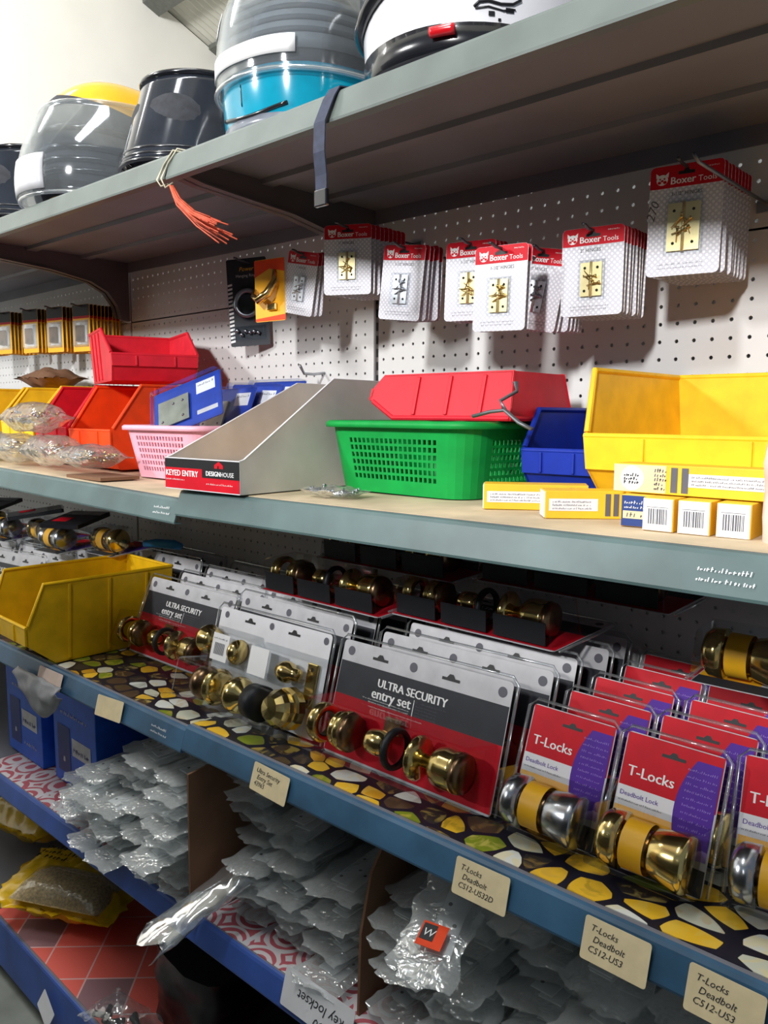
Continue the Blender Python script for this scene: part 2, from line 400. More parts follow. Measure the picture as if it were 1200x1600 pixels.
# ================================================================ shelf liners
def pebble():
    m,t=newmat('pebble_print_vinyl')
    out=t.n('ShaderNodeOutputMaterial'); b=t.n('ShaderNodeBsdfPrincipled',i_Roughness=.38); t.l(b.outputs[0],out.inputs[0])
    tc=t.n('ShaderNodeTexCoord'); mp=t.n('ShaderNodeMapping'); mp.inputs['Scale'].default_value=(21,29,1); mp.inputs['Rotation'].default_value=(0,0,.35)
    t.l(tc.outputs['Object'],mp.inputs[0])
    v=t.n('ShaderNodeTexVoronoi',voronoi_dimensions='2D',i_Scale=1.,i_Randomness=.85); e=t.n('ShaderNodeTexVoronoi',voronoi_dimensions='2D',feature='DISTANCE_TO_EDGE',i_Scale=1.,i_Randomness=.85)
    t.l(mp.outputs[0],v.inputs['Vector']); t.l(mp.outputs[0],e.inputs['Vector'])
    sp=t.n('ShaderNodeSeparateColor'); t.l(v.outputs['Color'],sp.inputs[0])
    c1=ramp(t,[(0,(236,186,48)),(.2,(222,224,216)),(.38,(124,138,34)),(.52,(78,60,44)),(.68,(52,48,46)),(.84,(214,156,40)),(.90,(206,206,186))],'CONSTANT')
    t.l(sp.outputs[0],c1.inputs[0])
    nz=t.n('ShaderNodeTexNoise',i_Scale=34.,i_Detail=3.,i_Distortion=1.2); t.l(tc.outputs['Object'],nz.inputs['Vector'])
    c2=ramp(t,[(0,(200,160,80)),(.3,(232,200,90)),(.5,(90,88,30)),(.62,(120,96,70)),(.84,(240,214,120))],'CONSTANT'); t.l(sp.outputs[1],c2.inputs[0])
    r=ramp(t,[(.50,(0,0,0)),(.60,(255,255,255))]); t.l(nz.outputs[0],r.inputs[0])
    mm=t.n('ShaderNodeMath',operation='MULTIPLY',i_1=.4); t.l(r.outputs[0],mm.inputs[0])
    mx=t.n('ShaderNodeMix',data_type='RGBA'); t.l(mm.outputs[0],mx.inputs[0]); t.l(c1.outputs[0],mx.inputs[6]); t.l(c2.outputs[0],mx.inputs[7])
    # rounded pebbles: distance to edge, and trimmed at the far corners of each cell
    mb_=t.n('ShaderNodeMath',operation='SUBTRACT',i_1=.26); t.l(v.outputs['Distance'],mb_.inputs[0])
    mc=t.n('ShaderNodeMath',operation='MAXIMUM',i_1=0.); t.l(mb_.outputs[0],mc.inputs[0])
    md=t.n('ShaderNodeMath',operation='MULTIPLY_ADD'); md.inputs[1].default_value=-.40; t.l(mc.outputs[0],md.inputs[0]); t.l(e.outputs['Distance'],md.inputs[2])
    mu=ramp(t,[(.014,(0,0,0)),(.03,(255,255,255))]); t.l(md.outputs[0],mu.inputs[0])
    m3=t.n('ShaderNodeMix',data_type='RGBA'); m3.inputs[6].default_value=rgb((28,26,40)); t.l(mu.outputs[0],m3.inputs[0]); t.l(mx.outputs[2],m3.inputs[7])
    t.l(m3.outputs[2],b.inputs['Base Color']); return m
M['pebble']=pebble()
def damask():
    m,t=newmat('red_damask_print')
    out=t.n('ShaderNodeOutputMaterial'); b=t.n('ShaderNodeBsdfPrincipled',i_Roughness=.5); t.l(b.outputs[0],out.inputs[0])
    tc=t.n('ShaderNodeTexCoord')
    v=t.n('ShaderNodeTexVoronoi',i_Scale=13.,i_Randomness=.15); t.l(tc.outputs['Object'],v.inputs['Vector'])
    mg=t.n('ShaderNodeTexNoise',i_Scale=30.,i_Detail=0.,i_Distortion=1.2); t.l(tc.outputs['Object'],mg.inputs['Vector'])
    ad=t.n('ShaderNodeMath',operation='MULTIPLY_ADD'); ad.inputs[1].default_value=34.; t.l(v.outputs['Distance'],ad.inputs[0]); t.l(mg.outputs[0],ad.inputs[2])
    sn=t.n('ShaderNodeMath',operation='SINE'); t.l(ad.outputs[0],sn.inputs[0])
    mz=t.n('ShaderNodeMath',operation='MULTIPLY_ADD'); mz.inputs[1].default_value=.42; t.l(sn.outputs[0],mz.inputs[0]); t.l(mg.outputs[0],mz.inputs[2])
    r=ramp(t,[(.52,(216,208,210)),(.60,(186,92,102))]); t.l(mz.outputs[0],r.inputs[0])
    # pale border lines every 11 cm
    sp=t.n('ShaderNodeSeparateXYZ'); t.l(tc.outputs['Object'],sp.inputs[0])
    a=t.n('ShaderNodeMath',operation='MULTIPLY',i_1=9.); t.l(sp.outputs[0],a.inputs[0])
    f=t.n('ShaderNodeMath',operation='FRACT'); t.l(a.outputs[0],f.inputs[0])
    g=t.n('ShaderNodeMath',operation='LESS_THAN',i_1=.09); t.l(f.outputs[0],g.inputs[0])
    mx=t.n('ShaderNodeMix',data_type='RGBA'); mx.inputs[7].default_value=rgb((214,210,214)); t.l(g.outputs[0],mx.inputs[0]); t.l(r.outputs[0],mx.inputs[6])
    t.l(mx.outputs[2],b.inputs['Base Color']); return m
M['damask']=damask()
def redlin():
    m,t=newmat('red_diamond_print')
    out=t.n('ShaderNodeOutputMaterial'); b=t.n('ShaderNodeBsdfPrincipled',i_Roughness=.55); t.l(b.outputs[0],out.inputs[0])
    tc=t.n('ShaderNodeTexCoord'); mp=t.n('ShaderNodeMapping'); mp.inputs['Rotation'].default_value=(0,0,.78); mp.inputs['Scale'].default_value=(9,9,9); t.l(tc.outputs['Object'],mp.inputs[0])
    sp=t.n('ShaderNodeSeparateXYZ'); t.l(mp.outputs[0],sp.inputs[0]); fr=[]
    for k in (0,1):
        f=t.n('ShaderNodeMath',operation='FRACT'); t.l(sp.outputs[k],f.inputs[0]); g=t.n('ShaderNodeMath',operation='LESS_THAN',i_1=.035); t.l(f.outputs[0],g.inputs[0]); fr.append(g)
    mxm=t.n('ShaderNodeMath',operation='MAXIMUM'); t.l(fr[0].outputs[0],mxm.inputs[0]); t.l(fr[1].outputs[0],mxm.inputs[1])
    wn=t.n('ShaderNodeTexWhiteNoise',noise_dimensions='2D'); fl=t.n('ShaderNodeVectorMath',operation='FLOOR'); t.l(mp.outputs[0],fl.inputs[0]); t.l(fl.outputs[0],wn.inputs['Vector'])
    cr=ramp(t,[(0,(236,104,92)),(.88,(150,110,116))],'CONSTANT'); t.l(wn.outputs[0],cr.inputs[0])
    mx=t.n('ShaderNodeMix',data_type='RGBA'); mx.inputs[7].default_value=rgb((226,180,180)); t.l(mxm.outputs[0],mx.inputs[0]); t.l(cr.outputs[0],mx.inputs[6])
    t.l(mx.outputs[2],b.inputs['Base Color']); return m
M['redlin']=redlin()
M['kraft']=P('kraft_paper_liner',(196,178,148),.8,var=.12,vs=9)
def liner(lv,b,mat,label,yfront=-.437,xa=None,xb=None):
    x0=JX[b]+.004 if xa is None else xa; x1=JX[b+1]-.004 if xb is None else xb
    m=MB(); z=lambda x:sx(lv,b,x,.0002)
    m.hex8([(x0,yfront,z(x0)),(x1,yfront,z(x1)),(x1,-.01,z(x1)),(x0,-.01,z(x0))],[(x0,yfront,z(x0)+.001),(x1,yfront,z(x1)+.001),(x1,-.01,z(x1)+.001),(x0,-.01,z(x0)+.001)],mat)
    tag(m.build('shelf_liner'),label,'liner')
for b in (1,2): liner('low',b,'pebble','pebble printed vinyl shelf liner, %s'%['','left of the shelf joint, under the mustard bin','right of the shelf joint, under the lock packs'][b])
for b in (1,2): liner('mid',b,'kraft','brown paper liner under the %s'%['','orange bin and bags of screws','green basket and yellow boxes'][b],-.441)
for b in (1,2): liner('dam',b,'damask','white shelf liner with red damask ornament, %s'%['','in front of the blue boxes','beside the white price card'][b],-.441)
for b in (1,): liner('red',b,'redlin','red shelf liner with diamond lattice on the lowest shelf',-.438)
# ================================================================ helmets on the top shelf
M['turq']=P('turquoise_lacquer',(0,148,178),.14,var=.05,coat=.7)
M['hblack']=P('black_lacquer',(24,25,30),.2,var=.1,coat=.6)
M['hgrey']=P('grey_lacquer',(112,118,128),.3,var=.08,coat=.4)
M['hwhite']=P('white_lacquer',(236,236,240),.2,var=.01,coat=.5)
M['hyel']=P('amber_yellow_lacquer',(250,184,20),.2,var=.03,coat=.5)
M['hred']=P('red_lacquer',(206,26,36),.2,var=.04,coat=.5)
M['lining']=P('dark_foam_lining',(44,46,52),.8,var=.2,vs=60)
M['leaflet']=P('grey_printed_leaflet',(120,124,128),.6,var=.03)
M['leafink']=P('leaflet_print_dark',(72,75,80),.6,var=0)
class Shape:
    """egg of a helmet; azimuth 0 looks along -y, +90 along +x"""
    def __init__(s,a,b,c,zc,zb,flare=0.): s.a,s.b,s.c,s.zc,s.zb,s.fl=a,b,c,zc,zb,flare
    def p(s,az,el,k=1.):
        az=math.radians(az); el=math.radians(el)
        ce=math.cos(el if el>0 else el*.45); n=2.35
        x=math.sin(az)*ce; y=-math.cos(az)*ce; z=math.sin(el)
        q=(abs(x)**n+abs(y)**n+abs(z)**n)**(-1/n) if el>0 else (abs(math.sin(az))**n+abs(math.cos(az))**n)**(-1/n)
        x,y,z=x*q*s.a*k,y*q*s.b*k,z*q*s.c*k
        if z<0: y-= s.fl*(-z/s.c)*(1 if y<0 else 0)
        zz=s.zc+z*(1 if z>0 else .8)
        return (x,y,max(zz,s.zb))
    def patch(s,mb,a0,a1,e0,e1,k,mat,nu=28,nv=14,fn=None):
        g=fn or (lambda u,v:(a0+(a1-a0)*u,e0+(e1-e0)*v))
        return mb.grid(lambda u,v:s.p(*g(u,v),k=k),nu,nv,mat)
def rimtube(sh,mb,a0,a1,ef,k,r,mat,n=30):
    return mb.tube([sh.p(a0+(a1-a0)*i/n,ef(i/n) if callable(ef) else ef,k) for i in range(n+1)],r,7,mat)
ZT=lambda x:zt('top',x)+.0045
# --- turquoise full-face
x=.125
T=thing('helmet','turquoise full-face helmet with big clear visor and paper leaflet inside','helmet',(x,-.262,ZT(x)),(0,0,.10),group=None)
sh=Shape(.130,.166,.178,.095,.0,.0)
m=MB(); sh.patch(m,-180,180,-60,89.5,1,'turq',64,36)
m.build('shell',T)
m=MB(); sh.patch(m,-180,180,32,89.4,1.006,'hgrey',48,12); m.build('crown_cover',T)
m=MB(); sh.patch(m,-98,98,-6,44,1.006,'lining',40,14); m.build('face_opening',T,mods=[('solid',.004)])
m=MB(); sh.patch(m,-30,84,0,36,1.022,'leaflet',30,10)
for i in range(6):
    e=6+4.6*i
    sh.patch(m,-14,74-3*i,e,e+2.2,1.026,'leafink',24,2)
m.build('paper_leaflet',T,mods=[('solid',.0008)])
m=MB(); sh.patch(m,-102,104,-10,46,1.052,'visor',48,16)
m.build('visor',T,mods=[('solid',.002)])
m=MB()
for e in (-10,46): rimtube(sh,m,-102,104,e,1.053,.0035,'clearm')
for a in (-102,104): m.tube([sh.p(a,-10+56*i/10,1.053) for i in range(11)],.0035,7,'clearm')
m.build('visor_rim',T)
m=MB(); sh.patch(m,-40,34,-3,4.5,1.062,'wht',20,2); sh.patch(m,-44,-30,14,24,1.062,'wht',6,4); m.build('paper_sticker',T,mods=[('solid',.0006)])
m=MB(); sh.patch(m,-180,180,-62,-32,1.012,'hgrey',48,3); m.build('bottom_trim',T,mods=[('solid',.004)])
m=MB(); rimtube(sh,m,-28,28,lambda t:-27-5*math.sin(t*PI),1.004,.0028,'hblack',16); m.tube([sh.p(-6,-13-12*i/6,1.003) for i in range(7)],.0009,5,'hblack'); m.build('chin_vent',T)
m=MB(); m.lathe([(0,-.004),(.014,-.004),(.016,0),(.014,.006),(0,.007)],18,'hgrey','x',sh.p(94,0,1.06)); m.build('visor_pivot',T)
# strap hanging over the shelf edge
def ribbon(mb,pts,w,t,mat,ax=(1,0,0)):
    ax=Vector(ax).normalized(); P_=[Vector(p) for p in pts]; vs=[]
    for i,p in enumerate(P_):
        d=(P_[min(i+1,len(P_)-1)]-P_[max(i-1,0)]).normalized(); n=ax.cross(d).normalized()
        for a,b in ((-1,-1),(1,-1),(1,1),(-1,1)): vs.append(tuple(p+ax*(a*w/2)+n*(b*t/2)))
    fs=[]
    for i in range(len(P_)-1):
        for k in range(4): fs.append((i*4+k,i*4+(k+1)%4,i*4+4+(k+1)%4,i*4+4+k))
    fs+=[(3,2,1,0),tuple(range(len(vs)-4,len(vs)))]
    return mb.add(vs,fs,mat)
M['strap']=P('navy_black_webbing',(48,54,74),.7,var=.12,vs=120)
T=thing('helmet_strap','dark webbing strap hanging over the top shelf edge between turquoise and white helmets','strap',(.343,0,ZT(.343)-.0033))
pts=[(.02,-.27,.003),(.008,-.36,.003),(.002,-.435,.003),(0,-.449,.001),(-.002,-.4565,-.012),(-.006,-.4675,-.041),(-.007,-.468,-.075),(-.010,-.462,-.10),(-.012,-.460,-.118)]
m=MB(); ribbon(m,pts,.020,.0016,'strap'); m.build('webbing',T)
m=MB(); m.box(-.023,-.001,-.463,-.457,-.136,-.116,'hblack'); m.build('strap_end',T,mods=[('bevel',.0015)])
# --- white full-face, mostly above the frame
x=.435
T=thing('helmet','white full-face helmet with black lower trim and red accent','helmet',(x,-.27,ZT(x)),(0,0,.06))
sh=Shape(.134,.168,.178,.10,.0,.0)
m=MB(); sh.patch(m,-180,180,-60,89.5,1,'hwhite',64,36); m.build('shell',T)
m=MB(); sh.patch(m,-180,180,-62,-27,1.012,'hblack',56,4); m.build('bottom_trim',T,mods=[('solid',.004)])
m=MB(); m.tube([sh.p(15+i*1.6,-30.4+i*.1,1.035) for i in range(8)],.006,8,'hred'); m.build('red_accent',T)
vlo=lambda u:-11+13*min(1,max(0,(-95+190*u+35)/45))
m=MB(); sh.patch(m,0,0,0,0,1.02,'darkpl',44,12,fn=lambda u,v:(-95+190*u,vlo(u)+(48-vlo(u))*v)); rimtube(sh,m,-95,95,vlo,1.025,.006,'hblack',44); m.build('visor',T,mods=[('solid',.002)])
m=MB()
def line(pp,r=.0016): m.tube([sh.p(a,e,1.006) for a,e in pp],r,5,'blk')
line([(34,-21),(36,-19),(40,-18.5),(45,-19.5),(50,-19),(53,-17),(53,-14.5),(50,-13),(47,-12.5)])
line([(34.5,-21.6),(40,-20.8),(46,-22),(51,-21)],.001)
sh.patch(m,40,42.5,-24.5,-22.5,1.006,'blk',3,3); sh.patch(m,47,50.5,-22.6,-20.6,1.006,'blk',4,4); sh.patch(m,44,45.2,-26.5,-25.2,1.006,'blk',2,2)
m.build('line_emblem',T)
# --- black open-face helmets with smoked bubble visors
def bubble_helmet(x,y,sc,label,rim='hblack',shell='hgrey',rotz=0.1):
    T=thing('helmet',label,'helmet',(x,y,ZT(x)),(0,0,rotz))
    sh=Shape(.118*sc,.135*sc,.130*sc,.092*sc,.0,0)
    m=MB(); sh.patch(m,-180,180,-58,89.5,1,shell,48,28); m.build('shell',T)
    m=MB(); sh.patch(m,-80,80,-50,40,1.01,'lining',30,14); m.build('face_opening',T,mods=[('solid',.003)])
    # visor: flares outward from the forehead rim down to a ribbed lower band
    def g(u,v):
        a=math.radians(-88+176*u); t=v
        rx=(.112+.026*t)*sc; ry=(.118+.062*t)*sc
        return (math.sin(a)*rx,-math.cos(a)*ry+.01,sc*(.212-.184*t-.006*math.cos(a)*(1-t)))
    m=MB(); m.grid(g,36,14,'smokedvisor'); m.build('visor',T,mods=[('solid',.002)])
    m=MB(); m.tube([tuple(Vector(g(i/30,0))+Vector((0,-.002,.003))) for i in range(31)],.006*sc,8,rim); m.build('visor_rim',T)
    m=MB()
    for t in (.86,.93,1.0): m.tube([g(i/30,t) for i in range(31)],.0042*sc,7,'darkpl')
    m.build('lower_band',T)
    return T
M['smokedvisor']=P('smoked_visor_plastic',(40,44,52),.12,var=.15,vs=15,coat=.5)
bubble_helmet(-.215,-.275,.84,'black open-face helmet with smoked visor, between yellow and turquoise helmets')
bubble_helmet(-.865,-.31,.84,'black open-face helmet with smoked visor, left of the yellow helmet',rotz=-.1)
T=bubble_helmet(-1.13,-.27,1.0,'red and black helmet at the left end of the helmet row',shell='hred',rim='hred')
# --- yellow helmet with a big clear bubble visor
x=-.535
T=thing('helmet','yellow helmet with large clear bubble visor','helmet',(x,-.25,ZT(x)),(0,0,.05))
sh=Shape(.130,.165,.150,.115,0,0)
m=MB(); sh.patch(m,-180,180,-58,89.5,1,'hyel',56,32); m.build('shell',T)
m=MB(); sh.patch(m,-95,95,-52,44,1.01,'lining',40,18,fn=lambda u,v:(-100+200*u,-52+(92-26*abs(2*u-1))*v)); m.build('face_opening',T,mods=[('solid',.004)])
m=MB()
for e in (-32,-22,-12,2): rimtube(sh,m,-70,95,lambda t,e=e:e+7*math.sin(t*PI),1.02,.006,'hblack')
m.build('padding_rib',T)
def gb(u,v):
    a=math.radians(-96+192*u); t=v
    k=.92+.28*math.sin(PI*.62*t)
    return (math.sin(a)*.142*k,-math.cos(a)*.182*k+.01,.192-.180*t)
m=MB(); m.grid(gb,40,18,'visor'); m.build('visor',T,mods=[('solid',.002)])
m=MB()
m.tube([gb(i/30,0) for i in range(31)],.004,7,'clearm'); m.build('visor_rim',T)
m=MB(); m.tube([gb(i/30,1) for i in range(31)],.004,7,'clearm'); m.build('visor_lower_rim',T)
m=MB(); m.grid(lambda u,v:tuple(Vector(gb(u*.3+.30,.60+v*.36))*1.0+Vector((0,-.002,0))),10,5,'silverprint'); m.build('chin_guard',T,mods=[('solid',.003)])
# --- ties on the top shelf edge
M['string']=P('natural_string',(196,188,164),.8,var=.05)
M['raffia']=P('orange_raffia',(214,92,62),.55,var=.15,vs=90)
m=MB()
for dx,w in ((0,0),(.012,.004)):
    x0=-.035+dx; z=zt('top',x0)
    m.tube([(x0+.025,-.40,z+.003),(x0+.016,YF-.003,z+.003),(x0+.006,YF-.0125,z-.018),(x0,YF-.022,z-.041),(x0+.004,YF-.018,z-.05-w),(x0+.01,YF-.008,z-.046)],.0016,6,'string')
tag(m.build('string_tie'),'pale string tied round the top shelf edge at the joint','string')
m=MB(); random.seed(3)
for k in range(26):
    j=Vector((jit(.004),jit(.004),jit(.004)))
    p0=Vector((-.012,YF-.012,zt('top',0)-.050)); L=random.uniform(.7,1.05)
    ps=[p0+j*.5,p0+Vector((.012,.004,-.025))*L+j,p0+Vector((.050,.014,-.058))*L+j*1.5,p0+Vector((.105,.02,-.085))*L+j*3]
    m.tube(ps,.0012,4,'raffia')
tag(m.build('raffia_tassel'),'frayed orange raffia tassel hanging below the top shelf joint','tassel')
# ================================================================ goods hanging from peg hooks
M['blisterbox']=M['clear']
def dots():
    m,t=newmat('grey_dotted_card')
    out=t.n('ShaderNodeOutputMaterial'); b=t.n('ShaderNodeBsdfPrincipled',i_Roughness=.3); t.l(b.outputs[0],out.inputs[0])
    tc=t.n('ShaderNodeTexCoord'); mp=t.n('ShaderNodeMapping'); mp.inputs['Scale'].default_value=(190,190,190); mp.inputs['Rotation'].default_value=(0,.78,0); t.l(tc.outputs['Object'],mp.inputs[0])
    v=t.n('ShaderNodeTexVoronoi',i_Scale=1.,i_Randomness=0.); t.l(mp.outputs[0],v.inputs['Vector'])
    r=ramp(t,[(.28,(236,236,240)),(.40,(202,202,212))]); t.l(v.outputs['Distance'],r.inputs[0]); t.l(r.outputs[0],b.inputs['Base Color']); return m
M['dots']=dots()
M['cardback']=P('card_back_grey',(150,148,152),.7,var=.03)
def hook(x,z,yf,label,tip=.003):
    T=thing('peg_hook',label,'hook',(x,0,z),group='peg hooks holding cards')
    m=MB(); m.tube([(0,.0035,0),(0,-.012,0),(0,yf*.5,.001),(0,yf-.014,.003),(0,yf-.022,.006),(0,yf-.028,.003+tip)],.0022,8,'dullsteel'); m.build('wire',T)
    m=MB(); m.box(-.014,.014,-.0045,-.001,-.010,.006,'steel'); m.build('back_plate',T,mods=[('bevel',.001)])
    return T
def hole(m,w,h,dx=.0):
    """black hang-hole, sombrero shaped"""
    m.rect(dx-.010,dx+.010,h-.0125,h-.0085,-.0009,'blk'); m.add([(dx-.004,-.0009,h-.0085),(dx+.004,-.0009,h-.0085),(dx+.0015,-.0009,h-.0045),(dx-.0015,-.0009,h-.0045)],[(0,1,2,3)],'blk')
def dog(m,x,z,s,mat='wht'):
    """small round animal-head mark of the card header"""
    y=-.0011
    def disc(cx,cz,rx,rz,mt,yy): 
        m.add([(cx+rx*math.cos(2*PI*k/14),yy,cz+rz*math.sin(2*PI*k/14)) for k in range(14)],[tuple(range(14))],mt)
    disc(x,z,.5*s,.46*s,mat,y)
    for q in (-1,1):
        m.add([(x+q*.22*s,y,z+.36*s),(x+q*.55*s,y,z+.62*s),(x+q*.52*s,y,z+.18*s)],[(0,1,2)],mat)
        disc(x+q*.19*s,z+.10*s,.085*s,.075*s,'card_red',y-.0002); disc(x+q*.24*s,z-.2*s,.16*s,.13*s,'card_red',y-.0001)
    disc(x,z-.06*s,.13*s,.09*s,'card_red',y-.0002)
def hinge_card(name,w,h,title,label,metal='brass',big=False,mark=None):
    T=thing(name,label,'hinge card')
    c=MB(); c.plate(w,h,.006,-.0006,0.,'dots')
    hh=h*.20
    c.plate(w-.0008,hh,.0055,-.0008,-.0006,'card_red',z0=h-hh-.0002)
    c.rect(-w/2+.0004,w/2-.0004,h-hh,h-hh+.008,-.00082,'card_red')
    dog(c,-w*.33,h-hh*.62,w*.16)
    c.text('Boxer',-w*.22,h-hh*.86,-.0011,.0118*w/.085,'wht',bold=.0006); c.text('Tools',w*.16,h-hh*.86,-.0011,.0092*w/.085,'wht')
    c.scrawl(w*.24,w*.42,h-hh*.28,-.0011,.002,'wht',6,.0003)
    c.text(title,-w*.20,h*.725,-.0008,.0062,'blk')
    for k in (0,1): c.scrawl(-w*.34,w*.28,h*(.10-.035*k),-.0008,.0022,'ink',k+3,.0003)
    if mark: c.text(mark,-w*.42,h*.5,-.0009,.016,'ink',rot=1.3,shear=.3)
    hole(c,w,h); c.build('backing_card',T)
    hw,hl=(w*.44,h*.43) if big else (w*.34,h*.38)
    z0=h*.22
    m=MB(); pl='hinge'+metal; m.box(-hw/2,-.0003,-.0040,-.0022,z0,z0+hl,pl); m.box(.0003,hw/2,-.0040,-.0022,z0,z0+hl,pl)
    m.lathe([(0,z0-.001),(.0020,z0-.001),(.0020,z0+hl+.001),(0,z0+hl+.001)],10,pl,'z',(0,-.0045,0))
    for sx_ in (-1,1):
        for k in (.16,.84): m.lathe([(.0001,-.0044),(.0019,-.0044)],10,'dark','y',(sx_*hw*.30,0,z0+hl*k),smooth=False)
    m.build('hinge',T)
    m=MB(); rnd=random.Random(len(label))
    for k in range(7 if big else 5):
        a=rnd.uniform(-.9,.9)+PI/2*rnd.choice((0,0,1)); cx,cz=rnd.uniform(-.2,.2)*hw,z0+hl*rnd.uniform(.34,.66); L=.019
        d=Vector((math.cos(a)*L/2,0,math.sin(a)*L/2)); p=Vector((cx,-.0052-.0004*k,cz))
        m.tube([p-d,p+d*.55,p+d*.8,p+d],[.0006,.0011,.0024,.0024],7,metal)
    m.build('screws',T)
    m=MB(); f=.004
    b0=[(-hw/2-f,-.0007,z0-f),(hw/2+f,-.0007,z0-f),(hw/2+f,-.0007,z0+hl+f),(-hw/2-f,-.0007,z0+hl+f)]
    b1=[(-hw/2-f*.5,-.0085,z0-f*.5),(hw/2+f*.5,-.0085,z0-f*.5),(hw/2+f*.5,-.0085,z0+hl+f*.5),(-hw/2-f*.5,-.0085,z0+hl+f*.5)]
    m.add(b0+b1,[(4,5,6,7),(0,1,5,4),(1,2,6,5),(2,3,7,6),(3,0,4,7)],'clear'); m.build('blister',T)
    return T
GRP='hinge cards on the peg hooks'
def hang(proto,front_label,rest_label,grp,hx,hz,yf,n,pitch,h,yaw,roll,jy=.02,jr=.03,holder=True,hooklabel='',swing=0.):
    """cards on one hook; hx,hz = where the front card's hang-hole sits"""
    for k in range(n):
        y=yf+k*pitch; ya=yaw+jit(jy) if k else yaw; ro=roll*(1-min(1,k/3)*.6)+(jit(jr) if k else 0)
        R=rotm(ya,0,ro); off=R.to_matrix()@Vector((0,0,h-.0065))
        loc=Vector((hx,y,hz))-off
        if k==0: r=proto; r.location=loc; r.rotation_euler=R; r['label']=front_label
        else: r=dup(proto,loc,R,rest_label)
        r['group']=grp if n>1 and k else r.get('group',grp)
        if k==0 and n>1: r['group']=grp
    if holder: hook(hx,hz-.0005,yf,hooklabel)
w,h=.0845,.115
p2=hinge_card('hinge_card',w,h,'2" HINGES','x','brass')
pp=lambda base,title,metal='brass',mark=None: hinge_card('hinge_card',w,h,title,'x'+base,metal,mark=mark)
# px-matched stacks, left to right
STK=[('leftmost',-.078,.213,-.135,3,.0085,.02,-.20,'1" HINGES','steel'),
     ('second',.085,.229,-.178,9,.0105,.46,-.01,'1" HINGES','brass'),
     ('third',.221,.176,-.185,5,.0105,.05,-.12,'1-1/2" HINGES','steel'),
     ('fourth',.341,.167,-.172,4,.010,.12,-.03,'1-1/2" HINGES','brass'),
     ('fifth',.425,.143,-.213,2,.010,.06,-.03,'1-1/2" HINGES','brass'),
     ('sixth',.44,.15,-.130,7,.0095,.0,-.20,'2" HINGES','steel'),
     ('seventh',.533,.160,-.158,8,.0095,.17,0.0,'2" HINGES','steel')]
for i,(nm,hx,hz,yf,n,pi_,ya,ro,title,metal) in enumerate(STK):
    proto=p2 if i==6 else pp(nm,title,metal)
    side='front hinge card on the %s hook from the left'%nm
    extra={0:', half behind the yellow pack',1:', turned to the right',2:', tilted, with blue pen mark',3:', partly covered by the lowest card',4:', hanging lowest',5:', tilted, behind the lowest card',6:', upright with silver hinge'}[i]
    hang(proto,side+extra,'red and grey hinge card behind the front one on the %s hook from left'%nm,'cards on the %s hook'%nm,hx,hz,yf,n,pi_,h,ya,ro,holder=True,hooklabel='steel peg hook through the %s stack of hinge cards from the left'%nm)
bg=hinge_card('hinge_card',.090,.136,'3-1/2" HINGES','big','brass',big=True,mark='270')
hang(bg,'large hinge card with big brass hinge, front of the rightmost stack','large red and grey hinge card behind the front one in the rightmost stack','cards on the rightmost hook',.642,.226,-.125,9,.0115,.136,.16,-.01,jy=.018,jr=.03,holder=False)
hook(.700,.196,-.215,'bare steel peg hook reaching out past the rightmost big card',.006)
hook(.642,.226,-.125,'steel peg hook through the rightmost stack of large hinge cards')
# --- keyring pack, black
T=thing('key_ring_pack','black blister pack with a big round steel key ring','blister pack',(-.375,-.035,.07),rotm(.5,0,.05))
c=MB(); c.plate(.095,.19,.004,-.0008,0,'char')
for k in range(15): c.add([(-.047,-.001,.008+k*.0088),(-.036,-.001,.010+k*.0088),(-.036,-.001,.0145+k*.0088),(-.047,-.001,.0125+k*.0088)],[(0,1,2,3)],'wht')
c.text('Power',-.018,.163,-.001,.013,'ylwprint',shear=.3); c.text('Hanging Ring',-.026,.150,-.001,.009,'silverprint'); hole(c,.095,.186)
c.build('backing_card',T)
m=MB(); m.lathe([(.027+.0055*math.cos(a*PI/6),-.009+.0055*math.sin(a*PI/6)) for a in range(13)],36,'steel','y',(.002,0,.092)); m.build('key_ring',T)
m=MB(); rnd=random.Random(2)
for k in range(6): m.tube([(-.03+.01*k,-.006,.028+rnd.uniform(-.004,.004)),(-.024+.01*k,-.009,.03+rnd.uniform(-.006,.006))],.004,7,'steel')
m.build('fittings',T)
m=MB(); m.lathe([(.036,-.001),(.034,-.016),(.018,-.018),(.001,-.0178)],30,'clear','y',(.002,0,.092)); m.build('ring_blister',T)
m=MB(); m.hex8([(-.036,-.001,.014),(.04,-.001,.014),(.04,-.001,.044),(-.036,-.001,.044)],[(-.034,-.015,.016),(.038,-.015,.016),(.038,-.015,.042),(-.034,-.015,.042)],'clear'); m.build('fittings_blister',T)
hook(-.375,.2485,-.05,'steel peg hook holding the black key ring pack')
# --- orange and yellow pack with curved brass handle
T=thing('handle_pack','orange and yellow pack with a curved brass handle','blister pack',(-.165,-.145,.098),rotm(.25,0,.02))
c=MB(); c.plate(.072,.118,.003,-.0008,0,'ylwprint')
c.add([(-.036,-.001,.117),(-.036,-.001,.085),(.0,-.001,.100),(.036,-.001,.092),(.036,-.001,.117)],[(0,1,2,3,4)],'orange')
c.add([(-.036,-.001,.001),(.036,-.001,.001),(.036,-.001,.012),(-.036,-.001,.006)],[(0,1,2,3)],'orange'); c.build('backing_card',T)
m=MB(); m.tube([(.014,-.004,.095),(.020,-.010,.075),(.008,-.02,.050),(-.012,-.024,.038),(-.026,-.018,.048),(-.03,-.008,.06)],[.004,.007,.008,.008,.006,.004],10,'brass'); m.build('brass_handle',T)
m=MB(); m.box(-.004,.018,-.008,-.001,.02,.034,'brass'); m.build('strike_plate',T,mods=[('bevel',.002)])
